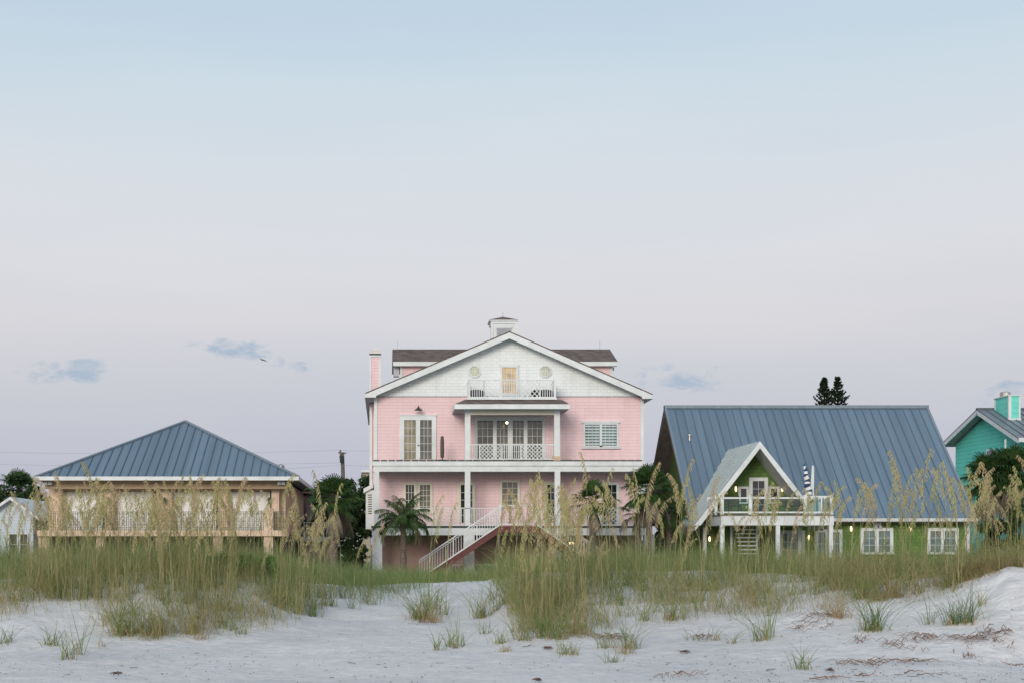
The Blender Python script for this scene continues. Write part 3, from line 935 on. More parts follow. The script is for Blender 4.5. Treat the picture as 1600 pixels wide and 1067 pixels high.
m = MB(); wv = .33
m.prism([(dax - hl, 2.5), (dax, daz), (dax + hl, 2.5), (dax + hl - .30, 2.5), (dax, daz - wv), (dax - hl + .30, 2.5)], Ya - .07, Ya - .005)
m.build('rake_board', WHITE, gh)
m = MB()
for s in (-1, 1):
    fx = dax + s * (hl - .06)
    m.slab((fx, Ya, 2.42), (dax, Ya, daz - .12), (dax, 69.25, daz - .12), (fx, 69.25, 2.42), .16)
m.build('dormer_soffit', plain('white_soffit', (.66, .66, .63), rough=.7), gh)
Yw = 69.2
m = MB(); m.prism([(dax - hl + .2, 2.6), (dax, daz - .3), (dax + hl - .2, 2.6)], Yw, Yw + .15); m.build('dormer_wall', GREEN, gh)
window(gh, 1175.5, 1194, 751, 800, Yw, 2, 4, G_DARK, 'dormer_door', cas=5.5, sill=False)
window(gh, 1157, 1166, 763, 784, Yw, 1, 1, G_DARK, 'dormer_window', cas=3.5)
window(gh, 1204, 1214, 763, 784, Yw, 1, 1, G_DARK, 'dormer_window', cas=3.5)
# deck of the dormer
Yk2 = 66.
m = MB(); dz1, dz0 = wz(803, Yk2), wz(820, Yk2)
m.box(wx(1127, Yk2), wx(1303, Yk2), Yk2, 69.9, dz0, dz1 - .05); m.build('deck_fascia', WHITE, gh)
m = MB()
for i in range(25): m.box(wx(1125, Yk2), wx(1304, Yk2), Yk2 - .05 + i * .155, Yk2 + .09 + i * .155, dz1 - .05, dz1)
m.build('deck_boards', WOODG, gh)
for a in (1126, 1213, 1296):
    m = MB(); m.pbox(a, a + 6, 819.5, 935, Yk2, .18, -.02); m.build('deck_post', WHITE, gh)
for a, yy in ((1099, 69.), (1247, 69.4)):
    m = MB(); m.pbox(a, a + 5, 823, 930, yy, .16); m.build('rear_post', STUC, gh)
rt = MB()
for a in (1126, 1170, 1256, 1297): rt.pbox(a, a + 5, 772.5, 803, Yk2, .12)
rt.pbox(1131, 1256, 776, 778.6, Yk2, .07, -.02); rt.pbox(1261, 1297, 774, 776.6, Yk2, .07, -.02)
rt.pbox(1131, 1256, 798.5, 801, Yk2, .06, -.02); rt.pbox(1261, 1297, 798.5, 801, Yk2, .06, -.02)
rt.pbox(1283, 1285, 776.6, 798.5, Yk2, .05, -.02)
zt, zb = wz(777, Yk2), wz(800, Yk2)
for px in (1127, 1300):
    x = wx(px, Yk2)
    rt.box(x - .03, x + .03, Yk2 + .12, 68.7, zt - .08, zt); rt.box(x - .03, x + .03, Yk2 + .12, 68.7, zb, zb + .06)
    for yy in (67., 67.9, 68.6): rt.box(x - .06, x + .06, yy, yy + .12, dz1, zt + .12)
ro = rt.build('deck_railing', WHITE, gh)
m = MB()
for a, b in ((1131, 1170), (1175, 1256), (1261, 1283), (1285, 1297)): m.pbox(a, b, 778.6, 798.5, Yk2, .012, -.05)
gmat, nt, bb = newmat('clear_rail_glass')
tr = N(nt, 'ShaderNodeBsdfTransparent'); tr.inputs[0].default_value = (.72, .86, .82, 1)
gl_ = N(nt, 'ShaderNodeBsdfGlossy'); gl_.inputs['Roughness'].default_value = .03
fr = N(nt, 'ShaderNodeFresnel'); fr.inputs['IOR'].default_value = 1.5
mx = N(nt, 'ShaderNodeMixShader'); nt.links.new(fr.outputs[0], mx.inputs[0]); nt.links.new(tr.outputs[0], mx.inputs[1]); nt.links.new(gl_.outputs[0], mx.inputs[2])
nt.links.new(mx.outputs[0], nt.nodes['Material Output'].inputs['Surface'])
m.build('glass_panel', gmat, ro)
# open steps under the deck
m = MB()
for i in range(7): m.box(wx(1146, 68.5) + .04 * i, wx(1180, 68.5), 68.2 - .0, 68.45, wz(826 + i * 6.2, 68.5) - .06, wz(826 + i * 6.2, 68.5))
for px in (1143, 1183): m.pbox(px - 1.5, px + 1.5, 821, 900, 68.3, .1)
m.build('open_staircase', STUC, gh)
# ground floor openings
window(gh, 1222, 1252, 833, 885, WG, 4, 4, G_TEAL, 'patio_door', cas=5, sill=False)
window(gh, 1278, 1289, 831, 885, WG, 2, 3, G_TEAL, 'patio_door', cas=4.5, sill=False)
window(gh, 1297, 1311, 831, 885, WG, 2, 3, G_TEAL, 'patio_door', cas=4.5, sill=False)
window(gh, 1349, 1390, 829, 862, WG, 2, 3, G_TEAL, 'window', cas=5, split=2, mid=6)
window(gh, 1453, 1492, 829, 862, WG, 2, 3, G_TEAL, 'window', cas=5, split=2, mid=6)
def sconce(par, px, py, Y):
    x, z = wx(px, Y), wz(py, Y)
    m = MB(); m.box(x - .05, x + .05, Y - .05, Y, z - .02, z + .16); m.tube([(x, Y - .03, z + .1), (x, Y - .12, z + .12)], .02, 6)
    o = m.build('wall_lamp', STUC, par)
    m = MB(); m.tube([(x, Y - .12, z + .14), (x, Y - .12, z + .1), (x, Y - .12, z - .02), (x, Y - .12, z - .1)], [.012, .024, .048, .024], 10)
    m.build('bulb', BULB, o, smooth=True)
for px, py, Y in ((1329, 826, WG), (1421, 826, WG), (1263, 840, WG), (1108, 842, WG), (1149, 764, Yw), (1221, 764, Yw)): sconce(gh, px, py, Y)
m = MB(); m.pbox(1365, 1376, 815, 821, WG, .12, .12); m.tube([(wx(1367, WG), WG - .1, wz(821, WG)), (wx(1367, WG), WG - .2, wz(824, WG))], .07, 8); m.tube([(wx(1374, WG), WG - .1, wz(821, WG)), (wx(1374, WG), WG - .2, wz(824, WG))], .07, 8); m.build('floodlight', STUC, gh)
m = MB(); m.pbox(1507, 1514, 812, 930, WG, .12, .08); m.build('corner_board', WHITE, gh)
Yv = 72.; x = wx(1077.5, Yv); z = gze + (Yv - E) * (gzr - gze) / (Yg - E)
m = MB(); m.tube([(x + .05, Yv + .4, z + .2), (x + .05, Yv + .4, z + .95), (x + .05, Yv + .4, z + 1.)], [.06, .06, .09], 8)
Yv = 74.3; x = wx(1077.5, Yv); z = gze + (Yv - E) * (gzr - gze) / (Yg - E)
m = MB(); m.tube([(x, Yv, z - .1), (x, Yv, z + .2), (x, Yv, z + .22), (x, Yv, z + .3)], [.05, .05, .085, .085], 8); m.build('roof_vent', METAL, rf)
# closed striped umbrella + pole on the deck
uz = dz1
ux, uy = wx(1264, 67.), 67.
t = thing('striped_umbrella', (ux, uy, uz), 'closed navy and white striped umbrella leaning above the deck rail', 'umbrella')
m = MB(); n = 15
base = Vector((ux + .06, uy, uz + .55)); top = Vector((ux - .22, uy, wz(724, uy)))
rad = [.09, .15, .16, .17, .16, .16, .15, .14, .13, .12, .11, .10, .085, .07, .05, .02]
for i in range(n):
    m.cur = i % 2
    p, q = base.lerp(top, i / n), base.lerp(top, (i + 1) / n)
    tw = .025 * math.sin(i * 1.7)
    m.tube([p + Vector((tw, 0, 0)), q + Vector((.025 * math.sin((i + 1) * 1.7), 0, .02 if i % 3 else .05))], [rad[i] * 1.0, rad[i + 1]], 9, cap=False)
m.build('canopy', [NAVY, CANV], t, smooth=True)
m = MB(); m.tube([(ux + .1, uy, uz), tuple(base)], .025, 7); m.tube([(ux + .1, uy, uz), (ux + .1, uy, uz + .07)], .24, 12); m.build('pole', STUC, t)
m = MB(); x = wx(1270, 67.2)
t = thing('deck_pole', (x, 67.2, uz), 'white tapering pole beside the striped umbrella', 'pole')
m.prism([(x - .06, uz), (x + .06, uz), (x + .06, wz(728, 67.2)), (x - .03, wz(726, 67.2)), (x - .1, wz(760, 67.2))], 67.2, 67.26); m.build('post', WHITE, t)
def deck_chair(px, lab, mat):
    Y0 = 66.9; x = wx(px, Y0); z0 = dz1
    t = thing('deck_chair', (x, Y0, z0), lab, 'chair', 'chairs on the dormer deck')
    m = MB(); m.box(x - .26, x + .26, Y0 - .25, Y0 + .25, z0 + .40, z0 + .45); m.build('seat', mat, t)
    m = MB(); m.box(x - .26, x - .21, Y0 + .2, Y0 + .25, z0 + .45, z0 + .9); m.box(x + .21, x + .26, Y0 + .2, Y0 + .25, z0 + .45, z0 + .9)
    for i in range(4): m.box(x - .21, x + .21, Y0 + .21, Y0 + .24, z0 + .5 + i * .1, z0 + .56 + i * .1)
    m.build('backrest', mat, t)
    for sx in (-.23, .23):
        for sy in (-.22, .22):
            m = MB(); m.box(x + sx - .02, x + sx + .02, Y0 + sy - .02, Y0 + sy + .02, z0, z0 + .4); m.build('leg', mat, t)
        m = MB(); m.box(x + sx - .03, x + sx + .03, Y0 - .25, Y0 + .24, z0 + .62, z0 + .65); m.build('armrest', mat, t)
deck_chair(1148, 'dark slatted deck chair behind the left glass rail panel', DARK)
deck_chair(1222, 'dark slatted deck chair behind the middle of the wide glass rail', DARK)
deck_chair(1243, 'dark slatted deck chair nearest the striped umbrella', DARK)

# ================================================================== TAN HOUSE
th = thing('tan_house', (wx(260, 70), 70, 0), 'tan stucco beach house with a blue hipped metal roof and iron balcony', 'house')
tx0, tx1 = wx(55, 70), wx(466, 70); tze = wz(744.5, 70); tcx = (tx0 + tx1) / 2; tzr = wz(658, 76.5)
Yt2 = 90.
m = MB()
V_ = [(tx0, 70, tze), (tx1, 70, tze), (tx1, Yt2, tze), (tx0, Yt2, tze), (tcx, 76.5, tzr), (tcx, Yt2 - 6.5, tzr)]
m.add(V_, [(0, 1, 4), (1, 2, 5, 4), (2, 3, 5), (3, 0, 4, 5), (0, 3, 2, 1)])
rf = m.build('roof', BLUE, th)
m = MB(); x = tx0 + .25; hw = tcx - tx0
while x < tx1 - .1:
    k = 1 - abs(x - tcx) / hw
    m.bar((x, 70, tze + .02), (x, 70 + 6.5 * k, tze + (tzr - tze) * k + .02), .035, .05); x += .43
m.build('roof_seam', BLUED, rf)
m = MB()
for p, q in ((0, 4), (1, 4), (2, 5), (3, 5), (4, 5)): m.bar(Vector(V_[p]) + Vector((0, 0, .03)), Vector(V_[q]) + Vector((0, 0, .03)), .2, .07)
m.build('ridge_cap', BLUEL, rf)
m = MB(); m.box(tx0 - .03, tx1 + .03, 69.9, 70.02, tze - .17, tze + .02); m.box(tx0 - .05, tx0 + .05, 70.02, Yt2, tze - .17, tze + .02); m.box(tx1 - .05, tx1 + .05, 70.02, Yt2, tze - .17, tze + .02); m.build('gutter', WHITE, th)
m = MB(); m.box(tx0 + .05, tx1 - .05, 70.02, 71.9, tze - .17, tze - .13); m.build('soffit', TAND, th)
Yt = 70.8
m = MB(); m.pbox(67, 452, 747, 754, Yt, .4, .06); m.pbox(70, 449, 754, 763, Yt, .4); m.build('porch_beam', TAND, th)
m = MB(); m.box(wx(76, 71.9), wx(446, 71.9), 71.9, 88, wz(832, 71.9), tze - .14); m.build('wall', PEACH, th)
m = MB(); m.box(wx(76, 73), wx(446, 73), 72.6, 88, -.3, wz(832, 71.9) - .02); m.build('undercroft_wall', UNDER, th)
m = MB(); m.pbox(60, 449, 828, 837, Yt, 1.78, .3); m.build('balcony_floor', PEACH, th)
for a, b in ((86, 97), (163, 178), (252, 268), (341, 356), (424, 436)):
    m = MB(); m.pbox(a, b, 763, 828, Yt + .6, .45); m.build('pillar', PEACH, th)
for a, b in ((60, 78), (150, 165), (243, 262), (333, 348), (412, 427)):
    m = MB(); m.pbox(a, b, 837, 930, Yt, .45); m.build('undercroft_pillar', PEACH, th)
for a, b in ((98, 161), (180, 240), (271, 338), (358, 422)):
    m = MB(); m.pbox(a, b, 768, 828, 71.9, .08, .09)
    o = m.build('storm_shutter', SHUT, th)
    m = MB(); m.pbox(a - 2.2, a, 766, 828, 71.9, .1, .1); m.build('shutter_track', IRON, o)
    m = MB(); m.pbox(b, b + 2.2, 766, 828, 71.9, .1, .1); m.build('shutter_track', IRON, o)
def ironrail(pa, pb):
    m = MB(); Y = Yt - .12
    z0, z1 = wz(827, Y), wz(799, Y); x0, x1 = wx(pa, Y), wx(pb, Y)
    for z in (z1, z1 - .1, z0 + .1, z0): m.box(x0, x1, Y - .015, Y + .015, z - .012, z + .012)
    x = x0; k = 0
    while x <= x1 + .01:
        wd = .035 if k % 12 == 0 else .016
        m.box(x - wd / 2, x + wd / 2, Y - .01, Y + .01, z0 - .08, z1)
        if k % 6 == 3 and x + .11 < x1:   # scroll rings
            for zz in (z0 + .3, z0 + .52):
                for q in range(8):
                    a0, a1 = R(45 * q), R(45 * q + 45)
                    m.bar((x + .055 + .09 * math.cos(a0), Y, zz + .09 * math.sin(a0)), (x + .055 + .09 * math.cos(a1), Y, zz + .09 * math.sin(a1)), .014, .014)
        if k % 2 == 0 and x + .11 < x1: m.box(x, x + .11, Y - .008, Y + .008, z0 + .4, z0 + .415); m.box(x, x + .11, Y - .008, Y + .008, z0 + .22, z0 + .235)
        x += .11; k += 1
    m.build('iron_railing', IRON, th)
ironrail(80, 240); ironrail(242, 412); ironrail(429, 447)
m = MB(); m.pbox(413, 427, 794, 870, Yt, .4, .16); m.build('railing_pillar', PEACH, th)
for px in (77, 440):
    m = MB(); x, z = wx(px, Yt), wz(752, Yt)
    m.box(x - .16, x + .16, Yt - .2, Yt - .06, z - .03, z + .09); m.box(x - .19, x - .02, Yt - .34, Yt - .16, z - .16, z - .02); m.box(x + .02, x + .19, Yt - .34, Yt - .16, z - .16, z - .02)
    m.build('floodlight', STUC, th)
for px in (170, 258, 421):
    m = MB(); Y = Yt + .55; x, z = wx(px, Y), wz(783, Y)
    m.tube([(x, Y - .1, z - .16), (x, Y - .1, z - .13), (x, Y - .1, z + .08), (x, Y - .1, z + .12), (x, Y - .1, z + .22)], [.03, .06, .09, .11, .01], 8); m.box(x - .02, x + .02, Y - .1, Y + .06, z + .05, z + .09)
    m.build('wall_lantern', IRON, th)
m = MB(); Y = 82.; x, z = wx(439, Y), wz(730, Y)
m.tube([(x, Y, z - 1.2), (x, Y, z - .05), (x, Y, z + .02), (x, Y, z + .12), (x, Y, z + .2)], [.12, .12, .22, .2, .08], 12); m.build('turbine_vent', METAL, rf, smooth=True)

# ================================================================== TEAL HOUSE
tl = thing('teal_house', (40, 80, 0), 'teal clapboard house with grey metal roof at the right edge', 'house')
Xg = wx(1591, 80.); Yn, Yf_ = 80., 90.
zn = wz(683, Yn); Ym = 85.6; zm = wz(638.5, Ym) ; zf_ = wz(692, Yf_ + .2)
XE = Xg + 14
m = MB()
m.slab((Xg, Yn, zn), (XE, Yn, zn), (XE, Ym, zm), (Xg, Ym, zm), .08)
m.slab((Xg, Ym, zm), (XE, Ym, zm), (XE, Yf_ + 1.2, zf_), (Xg, Yf_ + 1.2, zf_), .08)
rf = m.build('roof', GRYMET, tl)
m = MB()
for i in range(1, 32):
    x = Xg + i * .45
    m.bar((x, Yn, zn + .02), (x, Ym, zm + .02), .03, .05)
m.build('roof_seam', plain('grey_seam', (.11, .13, .15), rough=.5), rf)
m = MB(); m.box(Xg, XE, Ym - .15, Ym + .15, zm - .05, zm + .06); m.build('ridge_cap', MATS['grey_seam'], rf)
m = MB()
m.bar((Xg + .03, Yn, zn - .2), (Xg + .03, Ym, zm - .2), .06, .26); m.bar((Xg + .03, Ym, zm - .2), (Xg + .03, Yf_ + 1.2, zf_ - .2), .06, .26)
m.box(Xg, XE, Yn - .08, Yn, zn - .26, zn - .02)
m.build('fascia', plain('grey_white_trim', (.62, .66, .68), rough=.6), tl)
m = MB()
m.slab((Xg + .07, Yn + .1, zn - .12), (Xg + .9, Yn + .1, zn - .12), (Xg + 1., Ym, zm - .12), (Xg + .07, Ym, zm - .12), .05)
m.slab((Xg + .07, Ym, zm - .12), (Xg + 1., Ym, zm - .12), (Xg + 1., Yf_ + 1.1, zf_ - .12), (Xg + .07, Yf_ + 1.1, zf_ - .12), .05)
m.build('soffit', GREY, tl)
m = MB(); m.box(Xg + .65, XE - .5, Yn + .8, Yf_ + .4, -.3, zn - .2)
m.prismx([(Yn + .8, zn - .2), (Yf_ + .4, zn - .2), (Yf_ + .4, zf_ - .1), (Ym, zm - .3), (Yn + .8, zn + .1)], Xg + .66, Xg + 1.)
m.build('wall', TEAL, tl)
m = MB(); Yc = 83.4
c0, c1 = wx(1576.5, Yc), wx(1593.5, Yc)
m.box(c0, c1, Yc, Yc + 1.9, wz(657, Yc), wz(618, Yc)); ch = m.build('chimney', TEAL2, tl)
m = MB(); m.box(c0 - .03, c0 + .13, Yc - .03, Yc + .1, wz(657, Yc), wz(618, Yc)); m.box(c1 - .06, c1 + .03, Yc - .03, Yc + .1, wz(657, Yc), wz(618, Yc)); m.box(c0 - .03, c0 + .1, Yc + 1.85, Yc + 1.95, wz(657, Yc), wz(618, Yc))
m.box(c0 - .06, c1 + .06, Yc - .06, Yc + 2., wz(618, Yc), wz(616.5, Yc)); m.box(c0 - .06, c1 + .06, Yc - .06, Yc + 2., wz(656, Yc) - .1, wz(653, Yc)); m.build('chimney_trim', WHITE, ch)
m = MB(); cx_ = (c0 + c1) / 2 - .1; m.tube([(cx_, Yc + 1, wz(617, Yc)), (cx_, Yc + 1, wz(610.5, Yc)), (cx_, Yc + 1, wz(609, Yc))], [.30, .30, .24], 16); m.build('flue_cap', METAL, ch)
m = MB(); Xw = Xg + .65
m.box(Xw - .06, Xw, 84.6, 85.7, wz(716, 85), wz(701, 85)); o = m.build('window', WHITE, tl)
m = MB(); m.box(Xw - .075, Xw - .06, 84.75, 85.55, wz(714, 85), wz(703.5, 85)); m.build('pane', G_DARK, o)
m = MB(); x = Xg - .02; m.tube([(x, 81.6, zn + .02), (x, 81.6, zn - .5), (x + .25, 81.6, zn - .75)], .06, 6); m.build('downspout', WHITE, tl)

# ================================================================== SMALL FAR HOUSES
sh = thing('white_cottage', (wx(18, 76), 76, 0), 'small white cottage with a pointed gable at the left edge', 'house')
m = MB(); a, b = wx(-18, 76), wx(52, 76)
m.box(a, b, 76, 84, -.3, wz(803, 76)); m.prism([(a, wz(803, 76)), (b, wz(803, 76)), ((a + b) / 2 + .05, wz(780, 76))], 76.01, 83.9); m.build('wall', shingle('pale_blue_board', (.56, .64, .72), row=.16, wid=40, mort=.85, vary=.01), sh)
m = MB(); cxx = (a + b) / 2 + .05; zt = wz(775.5, 75.7)
m.slab((a - .4, 75.6, wz(808, 75.7)), (cxx, 75.6, zt), (cxx, 84.2, zt), (a - .4, 84.2, wz(808, 75.7)), .16)
m.slab((cxx, 75.6, zt), (b + .4, 75.6, wz(808, 75.7)), (b + .4, 84.2, wz(808, 75.7)), (cxx, 84.2, zt), .16); m.build('roof', plain('white_rake', (.66, .69, .71), rough=.6), sh)
window(sh, 15, 27, 834, 866, 76, 1, 2, G_DARK, 'window', cas=1.5)
window(sh, 32, 43, 834, 866, 76, 1, 2, G_DARK, 'window', cas=1.5)
bg = thing('grey_house', (wx(40, 96), 96, 0), 'low dark roofed house behind the white cottage', 'house')
m = MB(); m.box(wx(-60, 96), wx(78, 96), 96, 104, -.3, wz(790, 96)); m.build('wall', plain('dim_wall', (.30, .27, .25), rough=.9), bg)
m = MB(); a, b = wx(-66, 95.5), wx(84, 95.5); m.slab((a, 95.5, wz(800, 95.5)), (b, 95.5, wz(800, 95.5)), (b, 100, wz(776, 100)), (a, 100, wz(776, 100)), .15); m.slab((a, 100, wz(776, 100)), (b, 100, wz(776, 100)), (b, 104.5, wz(800, 95.5)), (a, 104.5, wz(800, 95.5)), .15); m.build('roof', plain('charcoal_roof', (.07, .075, .085), rough=.9), bg)
bb_ = thing('brown_house', (wx(470, 92), 92, 0), 'brown roofed house behind the tan house', 'house')
m = MB(); m.box(wx(448, 92), wx(478, 92), 92, 104, -.3, wz(766, 92)); m.build('wall', plain('brown_wall', (.12, .07, .06), rough=.9), bb_)
m = MB(); a, b, c = wx(440, 91.5), wx(485, 91.5), wx(468, 91.5)
m.prism([(a, wz(768, 91.5)), (b, wz(770, 91.5)), (b, wz(760, 91.5)), (c, wz(744, 91.5)), (a, wz(741, 91.5))], 91.5, 104); m.build('roof', plain('red_brown_roof', (.17, .09, .085), rough=.9, var=.15), bb_)
yh = thing('low_building', (wx(500, 82), 82, 0), 'low cream building with a white railed roof deck beside the palm', 'building')
m = MB(); m.pbox(474, 516, 846, 930, 82, 5); m.build('wall', plain('cream_block', (.5, .45, .36), rough=.9), yh)
m = MB(); m.pbox(472, 518, 839, 846, 82, 5.4, .2); m.build('roof_deck', WHITE, yh)
railing(yh, [(474, 476, 'p'), (476, 502, 'b'), (502, 503, 'p'), (503, 517, 'b')], 815, 839, 82, plain('pale_green_rail', (.42, .52, .48), rough=.5), 'railing', bal=.13, w=.035)
fb = thing('far_building', (wx(573, 130), 130, 0), 'far beige flat roofed building glimpsed beside the pink house', 'building')
m = MB(); m.pbox(566, 579, 736, 900, 130, 8); m.build('wall', plain('beige_far_wall', (.36, .31, .25), rough=.9), fb)
m = MB(); m.pbox(564, 581, 734, 737.5, 130, 8.5, .3); m.build('cornice', STUC, fb)
gw = thing('garden_wall', (wx(35, 74), 74, 0), 'low pale garden wall under the white cottage windows', 'wall')
m = MB(); m.pbox(-60, 58, 868, 935, 74, .25); m.build('wall_panel', STUC, gw)
m = MB(); m.pbox(-61, 59, 866, 868, 74, .33, .04); m.build('coping', PEACH, gw)

# ================================================================== TREES
def leaves(rb, cen, rad, n, size, tint=(0, 1), flat=.0):
    """n leaf-sized quads in a clump around cen"""
    cen = np.array(cen)
    d = norm(rng.normal(size=(n, 3))); r = rng.random((n, 1)) ** .4
    P = cen + d * r * np.array(rad)
    ax_ = norm(d + rng.normal(size=(n, 3)) * .8); sd = norm(np.cross(ax_, rng.normal(size=(n, 3))))
    L = size * rng.uniform(.6, 1.4, (n, 1))
    C = np.stack([P - ax_ * L * .5, P, P + ax_ * L * .5 + np.array([0, 0, -.15]) * L], 1)
    Wd = np.array([.12, .5, .05])[None, :] * L * .45
    t = np.clip(rng.uniform(tint[0], tint[1], n), 0, 1)
    rb.add(C, Wd, sd, t)


def broad_tree(px, Y, ptop, wpx, label, cat='tree', name='broadleaf_tree', base=0., clumps=26, n=150, leaf=.30, group=None, squash=.5, blossoms=0, tint=(0, .8)):
    x = wx(px, Y); H = wz(ptop, Y) - base; wd = wpx * Y / F / 2
    t = thing(name, (x, Y, base), label, cat, group)
    rb = RB(); m = MB()
    zc = base + H * (1 - squash * .62); hz = H * squash * .62
    m.tube([(x, Y, base - .2), (x + .1, Y, base + H * .3), (x, Y, zc)], [.16, .13, .06], 7)
    for i in range(clumps):
        d = rng.normal(size=3); d /= np.linalg.norm(d); rr = rng.random() ** .45
        c = np.array([x + d[0] * wd * .78 * rr, Y + d[1] * wd * .7 * rr, zc + d[2] * hz * .98 * rr])
        s = rng.uniform(.26, .46) * wd
        tt = rng.uniform(0, .35)
        leaves(rb, c, (s, s, s * .75), n, leaf, (tint[0] + tt * .5, tint[1] * .6 + tt))
        if i % 3 == 0: m.tube([(x, Y, base + H * .3), tuple((np.array([x, Y, zc]) + c) / 2), tuple(c)], [.08, .05, .02], 5)
    m.build('trunk', BARK, t)
    rb.build('crown', LEAF, t)
    if blossoms:
        m = MB()
        for i in range(blossoms):
            a = rng.uniform(0, math.pi); c = (x + math.cos(a) * wd * rng.uniform(.1, .9), Y - wd * .75 * rng.uniform(.6, 1), zc + rng.uniform(-.6, .8) * hz)
            for k in range(7): m.ball((c[0] + rng.normal() * .1, c[1], c[2] + rng.normal() * .05), .035, 5)
        m.build('blossoms', FLOWER, t)
    return t


def fan_palm(px, Y, pcrown, rad, label, base=0., nf=30, dry=8, group='fan palms between the houses', lean=0., tr=.15, name='fan_palm'):
    z = wz(pcrown, Y); x = wx(px, Y)
    t = thing(name, (x - lean, Y, base), label, 'palm', group)
    m = MB(); n = 9
    pts = [(x - lean + lean * (i / n) ** 1.3, Y, base - .2 + (z - base + .1) * i / n) for i in range(n + 1)]
    m.tube(pts, [tr * (1.15 if i % 2 else 1.) * (1.2 if i == 0 else 1) * (1.1 if i > 6 else 1) for i in range(n + 1)], 10)
    for i in range(24):   # old leaf boots under the crown
        a = random.uniform(0, 6.28); h = random.uniform(0, 1) ** 1.5 * 1.1
        p = Vector((x, Y, z - h)); q = p + Vector((math.cos(a) * .2, math.sin(a) * .2, .16)); m.bar(p, q, .05, .03)
    m.build('trunk', TRUNK, t)
    rb, rd, st = RB(), RB(), MB()
    for i in range(nf + dry):
        isdry = i >= nf
        a = i * 2.39996 + random.uniform(-.3, .3)
        el = R(random.uniform(-70, -20)) if isdry else R(85 - 125 * ((i + .5) / nf) ** 1.05 + random.uniform(-8, 8))
        d = Vector((math.cos(a) * math.cos(el), math.sin(a) * math.cos(el), math.sin(el)))
        pl = rad * random.uniform(.32, .5)
        c = Vector((x, Y, z)) + d * pl
        c.z -= pl * .12
        st.bar((x, Y, z - .05), c, .02, .02)
        ax_ = Vector((-d.y, d.x, 0)); ax_ = ax_.normalized() if ax_.length > .05 else Vector((1, 0, 0))
        up = d.cross(ax_).normalized(); nl = 26
        if up.z < 0: up = -up
        ph_ = np.linspace(-1.75, 1.75, nl) * (.3 if isdry else 1)
        ll = rad * random.uniform(.5, .68)
        dirs = np.array([np.array(d) * math.cos(p) + np.array(ax_) * math.sin(p) for p in ph_])
        L = ll * (1 - .28 * (np.abs(ph_) / 1.75) ** 2) * rng.uniform(.85, 1.05, nl)
        C0 = np.array(c)[None] + dirs * 0
        sag = np.array([0, 0, -1.])
        C = np.stack([C0, C0 + dirs * (L * .45)[:, None] + np.array(up) * .02 + sag * (L * .03)[:, None], C0 + dirs * (L * .8)[:, None] + sag * (L * (.14 if not isdry else .45))[:, None], C0 + dirs * (L * .95)[:, None] + sag * (L * (.34 if not isdry else .9))[:, None]], 1)
        S = norm(np.cross(dirs, np.array(up)[None]) + rng.normal(size=(nl, 3)) * .25)
        Wd = np.array([.004, .024, .014, .003])[None] * (rad / 1.1) * np.ones((nl, 1))
        tt = np.clip(rng.uniform(0, .5) + rng.uniform(-.1, .15, nl), 0, 1)
        (rd if isdry else rb).add(C, Wd * (.6 if isdry else 1), S, tt)
    st.build('petioles', TRUNK if dry > 12 else MATS['palm_trunk'], t)
    rb.build('crown', PALM, t)
    if dry: rd.build('dead_fronds', PALMDRY, t)
    return t


def feather_palm(px, Y, pcrown, rad, label, base=0., nf=22, lean=0.):
    z = wz(pcrown, Y); x = wx(px, Y)
    t = thing('feather_palm', (x - lean, Y, base), label, 'palm')
    m = MB(); n = 12
    m.tube([(x - lean + lean * (i / n) ** 1.5, Y, base - .2 + (z - base + .1) * i / n) for i in range(n + 1)], [.13 * (1.12 if i % 2 else 1) * (1.25 - .35 * i / n) for i in range(n + 1)], 10)
    m.build('trunk', TRUNK, t)
    rb, st = RB(), MB()
    for i in range(nf):
        a = i * 2.39996 + random.uniform(-.2, .2)
        el = R(88 - 88 * (i + .5) / nf + random.uniform(-6, 6)); L = rad * random.uniform(.9, 1.15)
        h = Vector((math.cos(a), math.sin(a), 0)); K = 18; P = []
        pos = Vector((x, Y, z)); e = el
        for k in range(K + 1):
            P.append(pos.copy()); pos = pos + (h * math.cos(e) + Vector((0, 0, math.sin(e)))) * (L / K); e -= R(1.2 + 4.2 * k / K + 4.2 * (i / nf))
        P = np.array(P); T = norm(np.gradient(P, axis=0))
        st.tube([tuple(p) for p in P[::3]], [.022, .018, .014, .011, .008, .006, .004], 5)
        side = np.array([-h.y, h.x, 0.])
        tin = rng.uniform(.0, .75)
        if i > nf - 4: tin = .95
        for s in (-1, 1):
            idx = np.linspace(1.5, K, 64); Q = np.stack([np.interp(idx, np.arange(K + 1), P[:, c]) for c in range(3)], 1)
            Tq = np.stack([np.interp(idx, np.arange(K + 1), T[:, c]) for c in range(3)], 1)
            fl = idx / K
            ll = rad * .34 * np.sin(np.clip(fl * 2.8, .5, 2.75)) * rng.uniform(.85, 1.1, len(idx))
            dr_ = norm(Tq * .75 + side * s * .85 + np.array([0, 0, -.12]) + rng.normal(size=(len(idx), 3)) * .08)
            C = np.stack([Q, Q + dr_ * (ll * .5)[:, None] + np.array([0, 0, -.1]) * ll[:, None], Q + dr_ * (ll * .8)[:, None] + np.array([0, 0, -.55]) * ll[:, None]], 1)
            S = norm(np.cross(dr_, np.array([0, 0, 1.])) + rng.normal(size=(len(idx), 3)) * .4)
            rb.add(C, np.array([.009, .013, .002])[None], S, np.clip(tin + rng.uniform(-.12, .12, len(idx)), 0, 1))
    st.build('petioles', PALMDRY if False else MATS['palm_trunk'], t)
    rb.build('crown', PALM, t)


